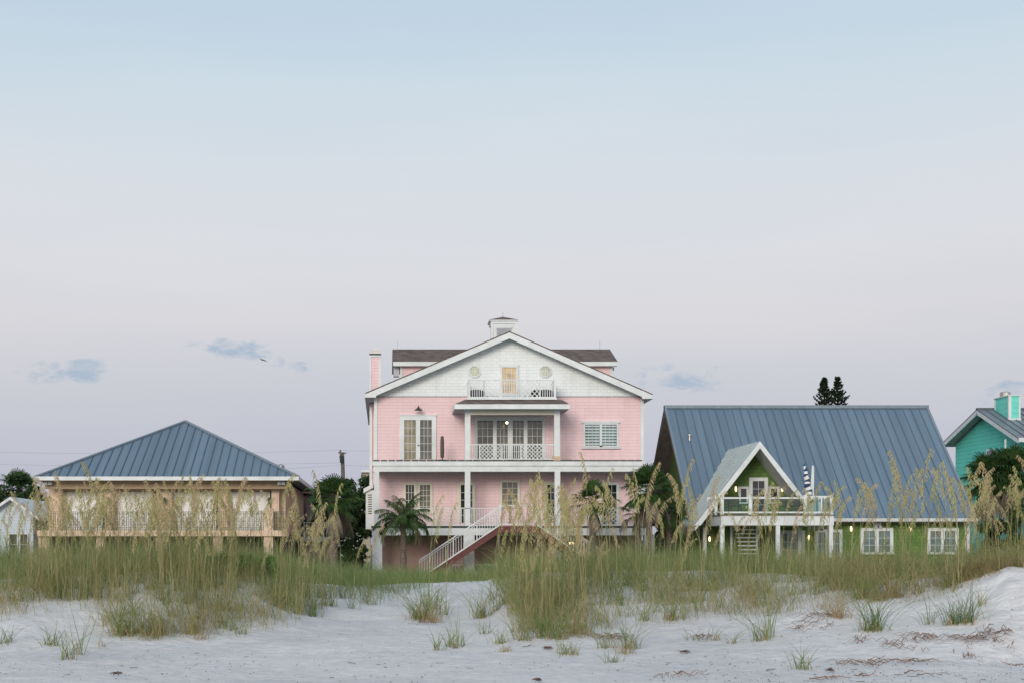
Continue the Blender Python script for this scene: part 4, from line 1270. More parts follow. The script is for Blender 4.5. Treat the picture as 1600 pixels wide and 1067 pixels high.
feather_palm(630, 66, 815, 1.5, 'small feather palm with slender trunk in front of the pink house porch', nf=28)
fan_palm(521, 66, 778, 1.45, 'shaggy fan palm standing between the tan and pink houses', nf=36, dry=3, tr=.19)
fan_palm(926, 66.5, 782, 1.35, 'fan palm with one upright frond in front of the pink house deck', nf=22, dry=3, tr=.13)
fan_palm(1014, 65.5, 762, 1.5, 'tallest fan palm with a wide crown at the pink house right corner', nf=34, dry=3, tr=.14)
fan_palm(1045, 68, 800, 1.2, 'fan palm with hanging dry fronds close to the blue roof edge', nf=16, dry=3, tr=.13)
fan_palm(996, 67.5, 800, 1.1, 'short fan palm with drooping grey fronds by the right pier', nf=9, dry=4, tr=.11)
fan_palm(30, 92, 762, 1.7, 'distant fan palm rising over the bushy trees at the left edge', nf=30, dry=3, tr=.2)
for px, pc, rd, lb in ((1546, 748, 1.9, 'broad fan palm beside the blue roof end and teal house'), (1580, 738, 2.0, 'tallest dark fan palm before the teal house wall'), (1612, 742, 2.0, 'dark fan palm cut off by the right edge before the teal house')):
    fan_palm(px, 75, pc, rd, lb, nf=36, dry=8, tr=.2)
G1 = 'trees and shrubs behind the houses'
for px, Y, pt, w, lb in ((4, 91, 733, 100, 'dark rounded tree at the far left edge beneath the distant fan palm'),
                         (50, 89, 744, 84, 'dark tree touching the tan house eave'),
                         (-32, 91, 735, 80, 'dark tree cut off by the left edge'),
                         (562, 88, 728, 75, 'dense tree directly beside the pink house side wall'),
                         (505, 92, 738, 55, 'dense dark tree behind the shaggy fan palm'),
                         (540, 84, 752, 70, 'dark tree filling the gap behind the utility pole'),
                         (500, 86, 790, 60, 'low dark tree behind the white railed deck')):
    broad_tree(px, Y, pt, w, lb, clumps=30, group=G1, squash=.8)
for px, Y, pt, w, lb in ((556, 68, 822, 44, 'bush dotted with white blossoms against the pink house'), (530, 70, 838, 40, 'low bush with white blossoms behind the fan palm trunk')):
    broad_tree(px, Y, pt, w, lb, 'shrub', 'flowering_shrub', clumps=16, n=130, leaf=.2, group=G1, squash=1.3, blossoms=7)
for px, Y, pt, w, lb in ((1036, 84, 742, 60, 'dark tree in the gap between the pink house and the blue roof'),
                         (1062, 76, 790, 46, 'dark shrub under the left overhang of the blue roof'),
                         (1036, 74, 812, 40, 'low dark shrub behind the fan palm trunks'),
                         (1012, 78, 800, 46, 'dark shrub glimpsed behind the right white pier'),
                         (1552, 74, 790, 60, 'leafy shrub growing against the green house corner'),
                         (1596, 73, 780, 60, 'leafy shrub beneath the rightmost fan palms')):
    broad_tree(px, Y, pt, w, lb, clumps=22, group=G1, squash=1.1, leaf=.26, name='leafy_shrub', cat='shrub')


def norfolk(px, Y, ptop, label, wpx=26, seed=0):
    x = wx(px, Y); top = wz(ptop, Y); base = 0
    t = thing('norfolk_pine', (x, Y, base), label, 'pine tree', 'pair of pines behind the blue roof')
    m = MB(); m.tube([(x, Y, -.2), (x, Y, top * .5), (x, Y, top)], [.3, .2, .03], 8)
    rb = RB(); z = top - .05; k = 0; rr = random.Random(seed)
    while z > 7.:
        dpt = top - z; rad = min(.10 + dpt * .34, wpx * Y / F / 2 * 1.2) * rr.uniform(.8, 1.12)
        nb = 7
        for b in range(nb):
            if rr.random() < (.1 if dpt < 1 else .2): continue
            a = b * 6.283 / nb + k * .5 + rr.uniform(-.15, .15); r_ = rad * rr.uniform(.75, 1.15)
            h = np.array([math.cos(a), math.sin(a), 0.])
            s = np.linspace(0.08, 1, 7)
            P = np.array([x, Y, z])[None] + h[None] * (s * r_)[:, None] + np.array([0, 0, 1.])[None] * ((rr.uniform(-.2, .25) * s + .62 * s ** 2) * r_)[:, None]
            m.tube([tuple(p) for p in P], [.035, .03, .025, .02, .015, .012, .01], 4)
            n = int(60 + 110 * r_)
            q = rng.random(n); C0 = np.stack([np.interp(q, np.linspace(0, 1, 7), P[:, c]) for c in range(3)], 1)
            d = norm(rng.normal(size=(n, 3)) + h[None] * .9 + np.array([0, 0, .6]))
            L = rng.uniform(.06, .15, (n, 1))
            C = np.stack([C0, C0 + d * L], 1)
            rb.add(C, np.array([.035, .012])[None], norm(np.cross(d, rng.normal(size=(n, 3)))), rng.random(n))
        z -= (.17 + dpt * .05) * rr.uniform(.6, 1.35); k += 1
    m.build('trunk', BARK, t); rb.build('crown', LEAFD, t)
norfolk(1288, 108, 591, 'left pine of the pair rising behind the blue roof ridge', 30, 1)
norfolk(1309, 112, 590, 'right pine of the pair rising behind the blue roof ridge', 28, 2)

# utility pole and wires
YP = 115.
t = thing('utility_pole', (wx(538, YP), YP, 0), 'leaning wooden utility pole behind the trees left of the pink house', 'pole')
m = MB(); m.tube([(wx(539.5, YP), YP, -.2), (wx(535, YP), YP, wz(708, YP))], [.2, .15], 8); m.build('shaft', WOODG, t)
m = MB(); m.tube([(wx(532.6, YP), YP - .1, wz(722, YP)), (wx(531.8, YP), YP - .1, wz(702.5, YP))], .07, 6); m.build('pole_top_pin', WOODG, t)
m = MB(); m.tube([(wx(533.5, YP), YP - .25, wz(712, YP)), (wx(534.2, YP), YP - .25, wz(722, YP))], .16, 8); m.build('insulator', DARK, t)
m = MB(); m.tube([(wx(528, YP), YP + .3, wz(706, YP)), (wx(541, YP), YP + .3, wz(707, YP))], .05, 6); m.build('crossarm', WOODG, t)
plain('grey_cable', (.26, .26, .29), rough=.7)
def wire(pts, lab):
    m = MB(); P = []
    for i in range(len(pts) - 1):
        (x0, z0), (x1, z1) = pts[i], pts[i + 1]
        for k in range(10):
            s = k / 10; P.append((wx(x0 + (x1 - x0) * s, YP), YP, wz(z0 + (z1 - z0) * s + 5 * s * (1 - s), YP)))
    P.append((wx(pts[-1][0], YP), YP, wz(pts[-1][1], YP)))
    m.tube(P, .007, 4)
    o = m.build('power_line', MATS['grey_cable'], None, loc=P[0]); tag(o, lab, 'cable', 'power lines behind the houses')
wire([(-120, 703), (200, 708), (532, 703), (800, 706)], 'topmost power line passing over the pole top')
wire([(-120, 722), (200, 727), (534, 722)], 'middle power line running left of the utility pole')
wire([(250, 741), (535, 726), (700, 729)], 'lowest power line sagging beside the tan house roof')

# bird
x, y, z = wx(410.5, 110), 110., wz(562, 110)
m = MB()
m.ball((x, y, z), .05, 8, 2.4, 1.2, 1.)
for s, tipx, tipz in ((-1, -.16, .05), (1, .2, -.12)):
    m.add([(x - .05, y - .03, z + .01), (x + .06, y + .05, z + .01), (x + tipx, y + s * .2, z + .06 + tipz * .5), (x + tipx * 1.5, y + s * .3, z + tipz)], [(0, 1, 2), (0, 2, 3)])
m.add([(x + .08, y, z), (x + .17, y - .03, z - .02), (x + .17, y + .03, z - .02)], [(0, 1, 2)])
o = m.build('bird', DARK, None, loc=(x, y, z)); tag(o, 'small dark bird gliding in the sky above the tan house', 'bird')

# ================================================================== GRASS
def gz_arr(X, Y): return np.array([ground(float(a), float(b)) for a, b in zip(X, Y)])


def blades(rb, X, Y, Z, H, tint, wid=.006, curl=.5, seg=4, winddir=None, wmul=None, tilt=.3):
    n = len(X); a = rng.uniform(0, 6.283, n)
    if winddir is not None: a = np.where(rng.random(n) < .3, winddir + rng.normal(size=n) * .5, a)
    c = np.clip(rng.normal(curl, .22, n), .05, 1.4)
    h = np.stack([np.cos(a), np.sin(a), np.zeros(n)], 1)
    s = np.linspace(0, 1, seg)
    tl_ = np.abs(rng.normal(0, tilt, n))
    C = np.zeros((n, seg, 3))
    B = np.stack([X, Y, Z - .02], 1)
    for k, t in enumerate(s):
        C[:, k] = B + h * (H * (tl_ * t + c * .75 * t ** 2))[:, None]
        C[:, k, 2] += H * (t - .42 * c * t ** 2.4)
    S = norm(np.stack([-h[:, 1], h[:, 0], np.zeros(n)], 1) + rng.normal(size=(n, 3)) * .35)
    Wd = wid * (1 - s ** 1.6 * .93)[None] * (np.ones((n, 1)) if wmul is None else wmul[:, None]) * np.maximum(1, Y[:, None] / 34)
    rb.add(C, Wd, S, np.clip(tint, 0, 1))


def density(px, Y):
    """0..1 how grassy the dune is; px is the bearing"""
    yc = np.interp(px, [c[0] for c in CR], [c[2] for c in CR])
    st = np.interp(px, [-400, 0, 90, 180, 300, 420, 470, 490, 640, 690, 760, 785, 800, 930, 960, 1060, 1200, 1300, 1400, 1460, 1530, 1560, 1600, 2000],
                   [23.0, 22.8, 23.0, 21.9, 21.8, 22.8, 24.2, 28.6, 30.5, 37, 34, 27, 22.0, 21.7, 22.9, 23.0, 22.7, 22.2, 22.7, 22.8, 22.7, 22.5, 22.4, 22.5])
    return np.clip((Y - st) / 2.2, 0, 1)


N0 = 155000
px = rng.uniform(-220, 1800, N0 * 2)
yy = 22 + 40 * rng.random(N0 * 2) ** 1.55
XX = (px - VX) * yy / F
d = density(px, yy)
cl = np.array([nzf(float(a), float(b), .9, 40) + .6 * nzf(float(a), float(b), 2.6, 50) for a, b in zip(XX, yy)])
near = yy < 31
keep = rng.random(N0 * 2) < d * np.where(near, np.clip(.33 + cl * 2.2, .07, 1), np.clip(.5 + cl * 1.6, .16, 1)) * np.where(near, .85, 1)
keep &= yy < 60
px, yy, XX, cl = px[keep], yy[keep], XX[keep], cl[keep]
ZZ = gz_arr(XX, yy)
farh = np.interp(px, [430, 490, 530, 600, 740, 800, 900], [1.22, .95, .78, .68, .60, .82, .95])
H = np.where(yy < 31, rng.uniform(.25, .75, len(yy)), rng.uniform(.5, 1.15, len(yy)) * farh) * (1 + .35 * np.clip(cl, -1, 1))
tint = rng.normal(.36, .22, len(yy)) + .27 * np.clip((28 - yy) / 4, 0, 1) + .14 * cl + np.where(px > 1280, .06, 0)
rb = RB(); blades(rb, XX, yy, ZZ, H, tint, wid=.0040, curl=.6, winddir=2.8, seg=5, tilt=.38)
pl_ = 1640 - 460 * rng.random(9000) ** 1.7   # brown matted edge hanging over the eroded bank
yl = np.interp(pl_, [1190, 1300, 1400, 1460, 1530, 1560, 1600, 2000], [22.9, 22.6, 23.1, 23.2, 22.8, 22.5, 22.3, 22.5]) + rng.exponential(.3, 9000) + .3
kl = np.array([nzf(float(a), float(b), 1.3, 90) for a, b in zip(pl_ / 100, yl)]) + rng.random(9000) * .5 > np.interp(pl_, [1180, 1430, 1500], [.62, .5, .22])
pl_, yl = pl_[kl], yl[kl]; xl_ = (pl_ - VX) * yl / F
blades(rb, xl_, yl, gz_arr(xl_, yl), rng.uniform(.15, .42, len(yl)), rng.normal(.80, .15, len(yl)), wid=.004, curl=.85, seg=5, tilt=.7)
ps_ = np.concatenate([rng.uniform(40, 560, 5200), rng.uniform(770, 960, 1500), rng.uniform(960, 1640, 2600)])   # tall dry straw stalks among the blades
ys_ = rng.uniform(23.2, 30, len(ps_)); ks_ = rng.random(len(ps_)) < density(ps_, ys_) * np.clip(.5 + np.array([nzf(float(a) / 90, float(b), 1.1, 33) for a, b in zip(ps_, ys_)]) * 1.5, .1, 1)
ps_, ys_ = ps_[ks_], ys_[ks_]; xs_ = (ps_ - VX) * ys_ / F
blades(rb, xs_, ys_, gz_arr(xs_, ys_), rng.uniform(.55, 1.15, len(ys_)), rng.normal(.68, .12, len(ys_)), wid=.003, curl=.22, seg=6, tilt=.12)
o = rb.build('dune_grass', GRASS); tag(o, 'dense green and straw dune grass covering the dunes', 'grass', kind='stuff')

# low leafy ground plants in the left dune
G2 = 'leafy dune shrubs in the grass'
for px_, Y_, pt_, w_, lb in ((356, 27.4, 862, 84, 'bright green leafy shrub low in the grass before the tan house'), (402, 28.6, 868, 56, 'small dark leafy shrub in the grass left of the sand path'), (1165, 30, 890, 40, 'small grey green shrub in the grass before the deck posts')):
    xb, zb_ = wx(px_, Y_), ground(wx(px_, Y_), Y_)
    t = thing('dune_shrub', (xb, Y_, zb_), lb, 'shrub', G2)
    rb = RB(); m = MB(); wd = w_ * Y_ / F / 2; hh = wz(pt_, Y_) - zb_
    for i in range(34):
        c = (xb + rng.uniform(-.9, .9) * wd, Y_ + rng.uniform(-.4, .4), zb_ + hh * rng.uniform(.2, .85)); leaves(rb, c, (.13, .13, .1), 38, .07, (.5, 1)); m.tube([(xb, Y_, zb_), c], [.012, .004], 4)
    m.build('stems', BARK, t); rb.build('leaves', LEAF if px_ > 1000 else MATS.get('bright_leaf') or tinted('bright_leaf', [(0, (.05, .11, .03)), (1, (.17, .30, .06))]), t)

# ---- isolated tufts in front of the dune, each a thing
def tuft(px, py, hpx, n, tone, label, spread=.1, curl=.5, Y=None, flat=False, name='grass_tuft'):
    # find the depth where the sand shows at (px, py)
    if Y is None:
        best = None
        for k in range(400):
            yv = 15 + k * .05
            gzv = ground((px - VX) * yv / F, yv); pyv = VY - (gzv - EYE) * F / yv
            if pyv <= py: best = yv; break
        Y = best or 30
    x = (px - VX) * Y / F; z = ground(x, Y)
    h = hpx * Y / F * 1.2; n = int(n * 1.15)
    t = thing(name, (x, Y, z), label, 'grass tuft', 'grass tufts rooted in the bare sand')
    rb = RB(); X = x + rng.normal(0, spread * .5, n); Yy = Y + rng.normal(0, spread * .4, n)
    Z = np.full(n, z) ; Hh = h * rng.uniform(.45, 1.05, n)
    blades(rb, X, Yy, Z, Hh, tone + rng.normal(0, .16, n), wid=.0048, curl=curl, seg=6, tilt=.4)
    rb.build('blades', GRASS, t)
    rb = RB(); k = max(4, n // 4)   # dry basal sheath
    blades(rb, x + rng.normal(0, spread * .35, k), Y + rng.normal(0, spread * .3, k), np.full(k, z), h * rng.uniform(.15, .4, k), .92 + rng.normal(0, .06, k), wid=.009, curl=.5, seg=5)
    rb.build('dry_sheaths', GRASS, t)


TUFTS = [
 (105, 1030, 62, 26, .45, 'reddish based tuft lowest on the sand below the tan house corner'),
 (82, 1008, 48, 26, .35, 'wide low tuft arching left near the left edge'),
 (121, 1022, 90, 14, .6, 'thin tall tuft beside the reddish based tuft'),
 (8, 1005, 40, 26, .3, 'green tuft cut off by the left edge on the bare sand'),
 (157, 1010, 40, 9, .65, 'single thin straw tuft alone below the left dune'),
 (190, 993, 75, 60, .5, 'bushy tuft on the left dune foot'),
 (210, 990, 60, 46, .6, 'straw coloured tuft next to the bushy left dune foot tuft'),
 (242, 995, 85, 60, .68, 'tall straw tuft at the middle of the left dune foot'),
 (258, 992, 45, 20, .6, 'small tuft just right of the tall straw tuft'),
 (300, 990, 70, 56, .72, 'brownish tuft at the right end of the left dune foot'),
 (312, 998, 40, 24, .85, 'dry brown tuft lying low on the left dune foot'),
 (345, 982, 62, 18, .6, 'slender tuft standing alone before the sand path'),
 (365, 984, 45, 22, .5, 'small tuft right of the slender lone tuft'),
 (378, 990, 22, 18, .35, 'tiny low tuft at the left side of the sand path'),
 (408, 957, 36, 16, .9, 'rusty little tuft on the left slope of the path'),
 (440, 948, 38, 26, .5, 'small spreading tuft highest on the left slope of the path'),
 (663, 968, 78, 100, .45, 'big arching tuft in the middle of the sand path with rust red base'),
 (655, 966, 50, 40, .62, 'dense low tuft hugging the big arching path tuft'),
 (678, 972, 40, 40, .8, 'dry curled tuft at the foot of the big arching path tuft'),
 (683, 1016, 44, 16, .42, 'low tuft leaning left below the big path tuft'),
 (702, 1010, 42, 18, .5, 'first of the slim tufts low on the sand path'),
 (710, 1012, 66, 16, .5, 'tallest slim tuft low on the sand path'),
 (722, 1009, 40, 12, .5, 'small slim tuft right of the tallest slim tuft'),
 (752, 965, 66, 70, .5, 'wide tuft right of the path with pinkish base'),
 (756, 990, 34, 18, .35, 'little green tuft under the wide pinkish based tuft'),
 (782, 1005, 32, 26, .45, 'low tuft leaning left at the path right side'),
 (790, 1018, 20, 20, .85, 'tiny dry tuft lowest at the path right side'),
 (818, 1000, 44, 36, .5, 'arching tuft before the main sea oat clump'),
 (850, 995, 56, 60, .42, 'green tuft leaning left under the main sea oat clump'),
 (872, 998, 52, 60, .45, 'dense tuft under the right of the main sea oat clump'),
 (900, 990, 66, 80, .75, 'straw coloured dense tuft at the foot of the main sea oat clump'),
 (886, 1022, 34, 40, .55, 'star shaped low tuft alone on the open sand'),
 (960, 1035, 24, 22, .3, 'small dark green tuft pressed flat to the left on the sand'),
 (945, 1012, 52, 30, .45, 'tuft leaning left right of the star shaped tuft'),
 (985, 1014, 62, 40, .4, 'leaning tuft with an orange base on the open sand'),
 (978, 1022, 44, 30, .8, 'orange dry tuft at the foot of the leaning tuft'),
 (1052, 968, 52, 60, .55, 'rounded tuft at the dune foot below the pink house corner'),
 (1005, 970, 40, 24, .45, 'small tuft left of the rounded dune foot tuft'),
 (1085, 1000, 26, 9, .3, 'sparse tuft of few blades leaning left on bare sand'),
 (1115, 1000, 44, 14, .45, 'thin tuft bent left below the deck posts'),
 (1145, 1006, 38, 14, .4, 'thin green tuft right of the bent thin tuft'),
 (1190, 1001, 60, 30, .42, 'upright tuft on bare sand below the striped umbrella'),
 (1200, 996, 120, 14, .25, 'tall fresh green stalky tuft below the striped umbrella'),
 (1253, 1046, 56, 26, .35, 'lone green tuft nearest the camera on the right sand'),
 (1310, 965, 50, 60, .9, 'brown matted tuft at the dune edge'),
 (1363, 985, 80, 70, .22, 'vivid green tuft with orange base below the left wall lamp'),
 (1350, 935, 60, 90, .5, 'dark tuft on the dune lip above the vivid green tuft'),
 (1400, 932, 70, 70, .75, 'straw tuft on the dune lip left of the sandy notch'),
 (1450, 975, 54, 14, .28, 'few green blades left of the right scarp tuft'),
 (1490, 975, 52, 50, .2, 'low spreading green tuft on the right scarp'),
 (1512, 975, 76, 44, .2, 'bright green upright tuft on the right scarp'),
 (1535, 948, 60, 10, .6, 'thin stalk tuft hanging on the right scarp'),
]
for tf in TUFTS: tuft(*tf[:5], tf[5], curl=.4 if 'upright' in tf[5] or 'tall' in tf[5] else .66, spread=.09 + .002 * tf[3])

# ---- sea oats: each plant a thing of one to three stems with plumes
def oat_variant(nst, hgt, seed, droop=1.):
    r = random.Random(seed); out = []
    for s in range(nst):
        h = hgt * r.uniform(.82, 1.05); a = r.choice((r.uniform(-.7, .7), r.uniform(2.4, 3.9))); ln = r.uniform(.02, .16) * h
        K = 12; tt = np.linspace(0, 1, K)
        bx, by = r.uniform(-.08, .08), r.uniform(-.06, .06)
        P = np.stack([bx + math.cos(a) * ln * tt ** 2.2, by + math.sin(a) * ln * tt ** 2.2, h * tt], 1)
        # nodding top
        nod = r.uniform(.12, .42) * droop
        P[-4:, 0] += math.cos(a) * np.array([.02, .08, .2, .42]) * nod
        P[-4:, 2] -= np.array([.0, .04, .16, .42]) * nod * .6
        stem = RB()
        Wd = np.interp(tt, [0, 1], [.0042, .0018])[None]
        stem.add(P[None], Wd, np.array([[1., 0, 0]]), np.array([r.uniform(0, 1)]))
        stem.add(P[None], Wd, np.array([[0., 1, 0]]), np.array([r.uniform(0, 1)]))
        for q in range(r.randint(3, 5)):   # stem leaves
            t0 = r.uniform(.08, .5); p0 = np.array([np.interp(t0, tt, P[:, c]) for c in range(3)]); b = r.uniform(0, 6.28); L = r.uniform(.25, .5)
            s_ = np.linspace(0, 1, 6); C = p0[None] + np.stack([math.cos(b) * s_ ** 1.3 * L * .45, math.sin(b) * s_ ** 1.3 * L * .45, L * (s_ - .55 * s_ ** 2.6)], 1)
            stem.add(C[None], (.006 * (1 - s_ ** 2 * .9))[None], np.array([[-math.sin(b), math.cos(b), 0]]), np.array([r.uniform(0, .6)]))
        pl = RB(); pb = .47 * r.uniform(.8, 1.25) / h; nb = r.randint(24, 32)
        side = a + r.uniform(-.4, .4)
        tone = r.uniform(.1, .9)
        for q in range(nb):
            t0 = 1 - pb + pb * q / (nb - 1); p0 = np.array([np.interp(t0, tt, P[:, c]) for c in range(3)])
            env = math.sin(.5 + 2.4 * q / nb)
            b = side + r.gauss(0, .55); L = r.uniform(.04, .078) * (.45 + .65 * env)
            s_ = np.linspace(0, 1, 6)
            C = p0[None] + np.stack([math.cos(b) * (s_ * .8) * L, math.sin(b) * (s_ * .8) * L, L * (.95 * s_ - 1.35 * s_ ** 2.2)], 1)
            pl.add(C[None], np.array([[.0012, .0015, .0018, .002, .002, .0008]]), np.array([[-math.sin(b), math.cos(b), .3]]), np.array([tone]))
            for w in range(7):   # flat drooping spikelets
                f = .25 + .75 * w / 6
                c0 = np.array([np.interp(f, s_, C[:, c]) for c in range(3)])
                dd = np.array([math.cos(b) * .45 + r.gauss(0, .22), math.sin(b) * .45 + r.gauss(0, .22), -.9]); dd /= np.linalg.norm(dd)
                l = r.uniform(.022, .034)
                C2 = np.stack([c0, c0 + dd * l * .45, c0 + dd * l])
                pl.add(C2[None], np.array([[.0012, .0046, .0008]]) * r.uniform(.8, 1.2), norm(np.array([[r.gauss(0, 1), r.gauss(0, 1), r.gauss(0, .3)]])), np.array([np.clip(tone + r.uniform(-.25, .25), 0, 1)]))
        out.append((stem.mesh('stem', STALK), pl.mesh('plume', PLUME)))
    rb = RB(); n = 26
    blades(rb, rng.normal(0, .07, n), rng.normal(0, .05, n), np.zeros(n), rng.uniform(.2, .62, n), rng.normal(.5, .28, n), wid=.0045, curl=.62, seg=6, tilt=.35)
    return out, rb.mesh('leaves', GRASS)


VARS = {}
for nst in (1, 2, 3):
    for v in range(6): VARS[(nst, v)] = oat_variant(nst, 1.55, 100 + nst * 10 + v)
FEAT = [(-60, 'before the white cottage'), (45, 'before the tan house left corner'), (85, 'before the tan house first shutter'), (163, 'before the tan house second shutter'), (243, 'before the tan house third shutter'), (341, 'before the tan house fourth shutter'),
        (425, 'before the tan house right corner'), (474, 'before the shaggy fan palm'), (545, 'before the flowering bushes'), (583, 'before the small feather palm'), (660, 'before the left stair'), (725, 'before the central white column'), (782, 'before the stair landing'), (842, 'before the right porch column'),
        (880, 'before the right stair'), (925, 'before the porch fan palm'), (975, 'before the pink house right corner'), (1030, 'before the dark gap'), (1078, 'before the dormer left foot'), (1127, 'before the dormer deck left half'), (1187, 'before the dormer deck right half'),
        (1255, 'before the striped umbrella'), (1304, 'before the blue roof beside the umbrella'), (1345, 'before the first double window'), (1398, 'between the double windows'), (1447, 'before the second double window'), (1500, 'before the blue roof right corner'), (1540, 'before the teal house'), (1585, 'at the right edge')]


def feat(px):
    f = FEAT[0][1]
    for a, b in FEAT:
        if px >= a: f = b
    return f


# (px of plume, py of plume top, px of base, base Y, stems)
OATS = []
rr = random.Random(5)
def scatter(px0, px1, n, topmu, topsd, Y0, Y1, st=(1, 1, 2, 3)):
    for i in range(int(n * (1.4 if px1 <= 500 else 1.15))):
        p = px0 + (px1 - px0) * (i + rr.random()) / n
        OATS.append((p, rr.gauss(topmu, topsd) + (rr.uniform(15, 70) if rr.random() < .3 else 0), rr.uniform(Y0, Y1), rr.choice(st)))
scatter(-120, 0, 8, 770, 18, 24, 29)
scatter(0, 62, 5, 765, 22, 24, 28, (1, 2))
scatter(62, 120, 10, 755, 14, 24, 28, (2, 3))
scatter(120, 250, 24, 760, 14, 23.5, 29, (2, 2, 3))
scatter(225, 330, 20, 748, 12, 24, 28, (2, 2, 3))
scatter(330, 465, 17, 762, 20, 25, 30, (1, 2, 2))
scatter(440, 500, 7, 745, 18, 26, 30, (1, 2))
scatter(500, 590, 5, 790, 30, 28, 31, (1,))
scatter(660, 700, 3, 765, 30, 27, 31, (1,))
scatter(765, 830, 9, 775, 20, 24, 29, (1, 1, 2))
scatter(820, 905, 20, 760, 24, 23, 28, (2, 2, 3))
scatter(895, 975, 9, 745, 16, 25, 30, (1, 2))
scatter(975, 1060, 8, 742, 20, 26, 31, (1, 2))
scatter(1060, 1190, 10, 765, 26, 25, 30, (1, 1, 2))
scatter(1190, 1300, 12, 748, 24, 24, 29, (1, 2))
scatter(1300, 1420, 13, 742, 22, 24, 28, (1, 1, 2))
scatter(1400, 1500, 10, 728, 20, 23.5, 27, (1, 2))
scatter(1490, 1600, 18, 724, 18, 23, 26, (1, 2, 2))
scatter(1600, 1720, 10, 725, 20, 23, 26, (1, 2))
seen = {}
for i, (p, top, Y_, nst) in enumerate(OATS):
    x, z = wx(p, Y_), 0
    z = ground(x, Y_)
    h = wz(top, Y_) - z
    v = rr.randrange(6)
    parts, lv = VARS[(nst, v)]
    sc = h / 1.5
    hw_ = 'tall' if top < 745 else ('short' if top > 772 else 'medium')
    stn = ('one-stemmed', 'two-stemmed', 'three-stemmed')[nst - 1]
    yw = rr.uniform(-.5, .5) + (math.pi if rr.random() < .25 else 0)
    tone = 'on the far crest' if Y_ > 27.5 else ('on the near slope' if Y_ < 25 else 'midway up the dune')
    t = thing('sea_oat_plant', (x, Y_, z - .03), f'{hw_} {stn} sea oats {tone} {feat(p)}', 'sea oats', 'sea oats on the dunes')
    t.scale = (1, 1, sc); t.rotation_euler = (0, 0, yw)
    k2 = min(1.25, max(.85, sc))
    t.scale = (k2, k2, sc)
    for sm, pm in parts:
        a = bpy.data.objects.new('stem', sm); COL.objects.link(a); a.parent = t
        b = bpy.data.objects.new('plume', pm); COL.objects.link(b); b.parent = a
    a = bpy.data.objects.new('leaves', lv); COL.objects.link(a); a.parent = t

# ---- dead roots, driftwood, seaweed, litter
def sand_at(px, py):
    for k in range(800):
        yv = 13 + k * .025
        gzv = ground((px - VX) * yv / F, yv)
        if VY - (gzv - EYE) * F / yv <= py: return (px - VX) * yv / F, yv, gzv
    return (px - VX) * 25 / F, 25, .8


def roots(px, py, wpx, n, label, ang=0., spr=.5, name='dead_root', rad=.008, wob=.04):
    x, y, z = sand_at(px, py)
    L = wpx * y / F
    m = MB()
    for i in range(int(n * 1.6)):
        a = ang + rng.normal() * spr * .7; l = 1.3 * L * rng.uniform(.35, 1.) ; P = []
        o_ = rng.uniform(-.55, .55) * L
        cx, cy = x + math.cos(ang) * o_ + rng.normal() * .05, y + math.sin(ang) * o_ * .8 + rng.normal() * .12
        K = 9; da = rng.normal() * .14
        for k in range(K):
            P.append((cx, cy, ground(cx, cy) + .012 + rad + (.07 if n > 4 else .02) * abs(math.sin(k * .8 + i)) * rng.uniform(.5, 1)))
            a += da + rng.normal() * .18
            cx += math.cos(a) * l / K; cy += math.sin(a) * l / K * .9
        m.tube(P, [rad * (1 - .8 * k / K) for k in range(K)], 5)
    o = m.build(name, ROOT, None, loc=(x, y, z)); tag(o, label, 'root', 'roots and driftwood on the sand')


for a in ((1388, 1036, 70, 9, 'long bundle of dark dead roots sprawling at the foot of the right dune', .15, .35),
          (1360, 1042, 60, 7, 'small dark root tangle left of the long root bundle', 2.8, .5),
          (1440, 1000, 45, 12, 'rusty fibrous root mat between the vivid green tuft and right scarp', 3.5, .35),
          (1535, 998, 70, 16, 'large tangle of brown roots hanging from the right scarp', 3.3, .5),
          (1560, 1004, 22, 5, 'short thick roots poking right out of the scarp tangle', .3, .4),
          (1510, 1028, 22, 5, 'forked dark root standing below the scarp tangle', 4.2, .4),
          (1290, 965, 60, 8, 'thin roots trailing left below the brown matted tuft', 3.4, .4),
          (1270, 980, 45, 7, 'pale curled runners hanging under the dune lip', 3.6, .5),
          (1345, 1055, 26, 2, 'straight driftwood twig lying near the bottom edge', .05, .1),
          (1420, 1053, 28, 2, 'curved driftwood twig right of the straight twig', .1, .15),
          (1275, 1062, 40, 3, 'reddish twig on the sand by the bottom right', .1, .1),
          (1050, 1058, 50, 6, 'thin arching twigs at the bottom centre right', 0., .3),
          (1345, 1000, 28, 5, 'small root sprig beside the vivid green tuft', 4., .6),
          (1594, 1040, 16, 3, 'thick reddish root stub at the right edge', 2.2, .2),
          (1575, 985, 18, 3, 'small pale root stuck in the scarp face', 4.6, .2),
          (1415, 1012, 40, 8, 'dark fine roots around the low green sprout', 3.0, .9),
          (960, 1000, 46, 12, 'orange dry runners curling on the sand', 3.1, .6),
          (1100, 998, 24, 8, 'pale dry runners under the sparse tuft', 3.2, .5),
          (665, 975, 30, 10, 'curly dry runners round the big path tuft', 3.1, 1.4)):
    roots(a[0], a[1], a[2], a[3], a[4], a[5], a[6], rad=.0052 if a[3] > 4 else .009)


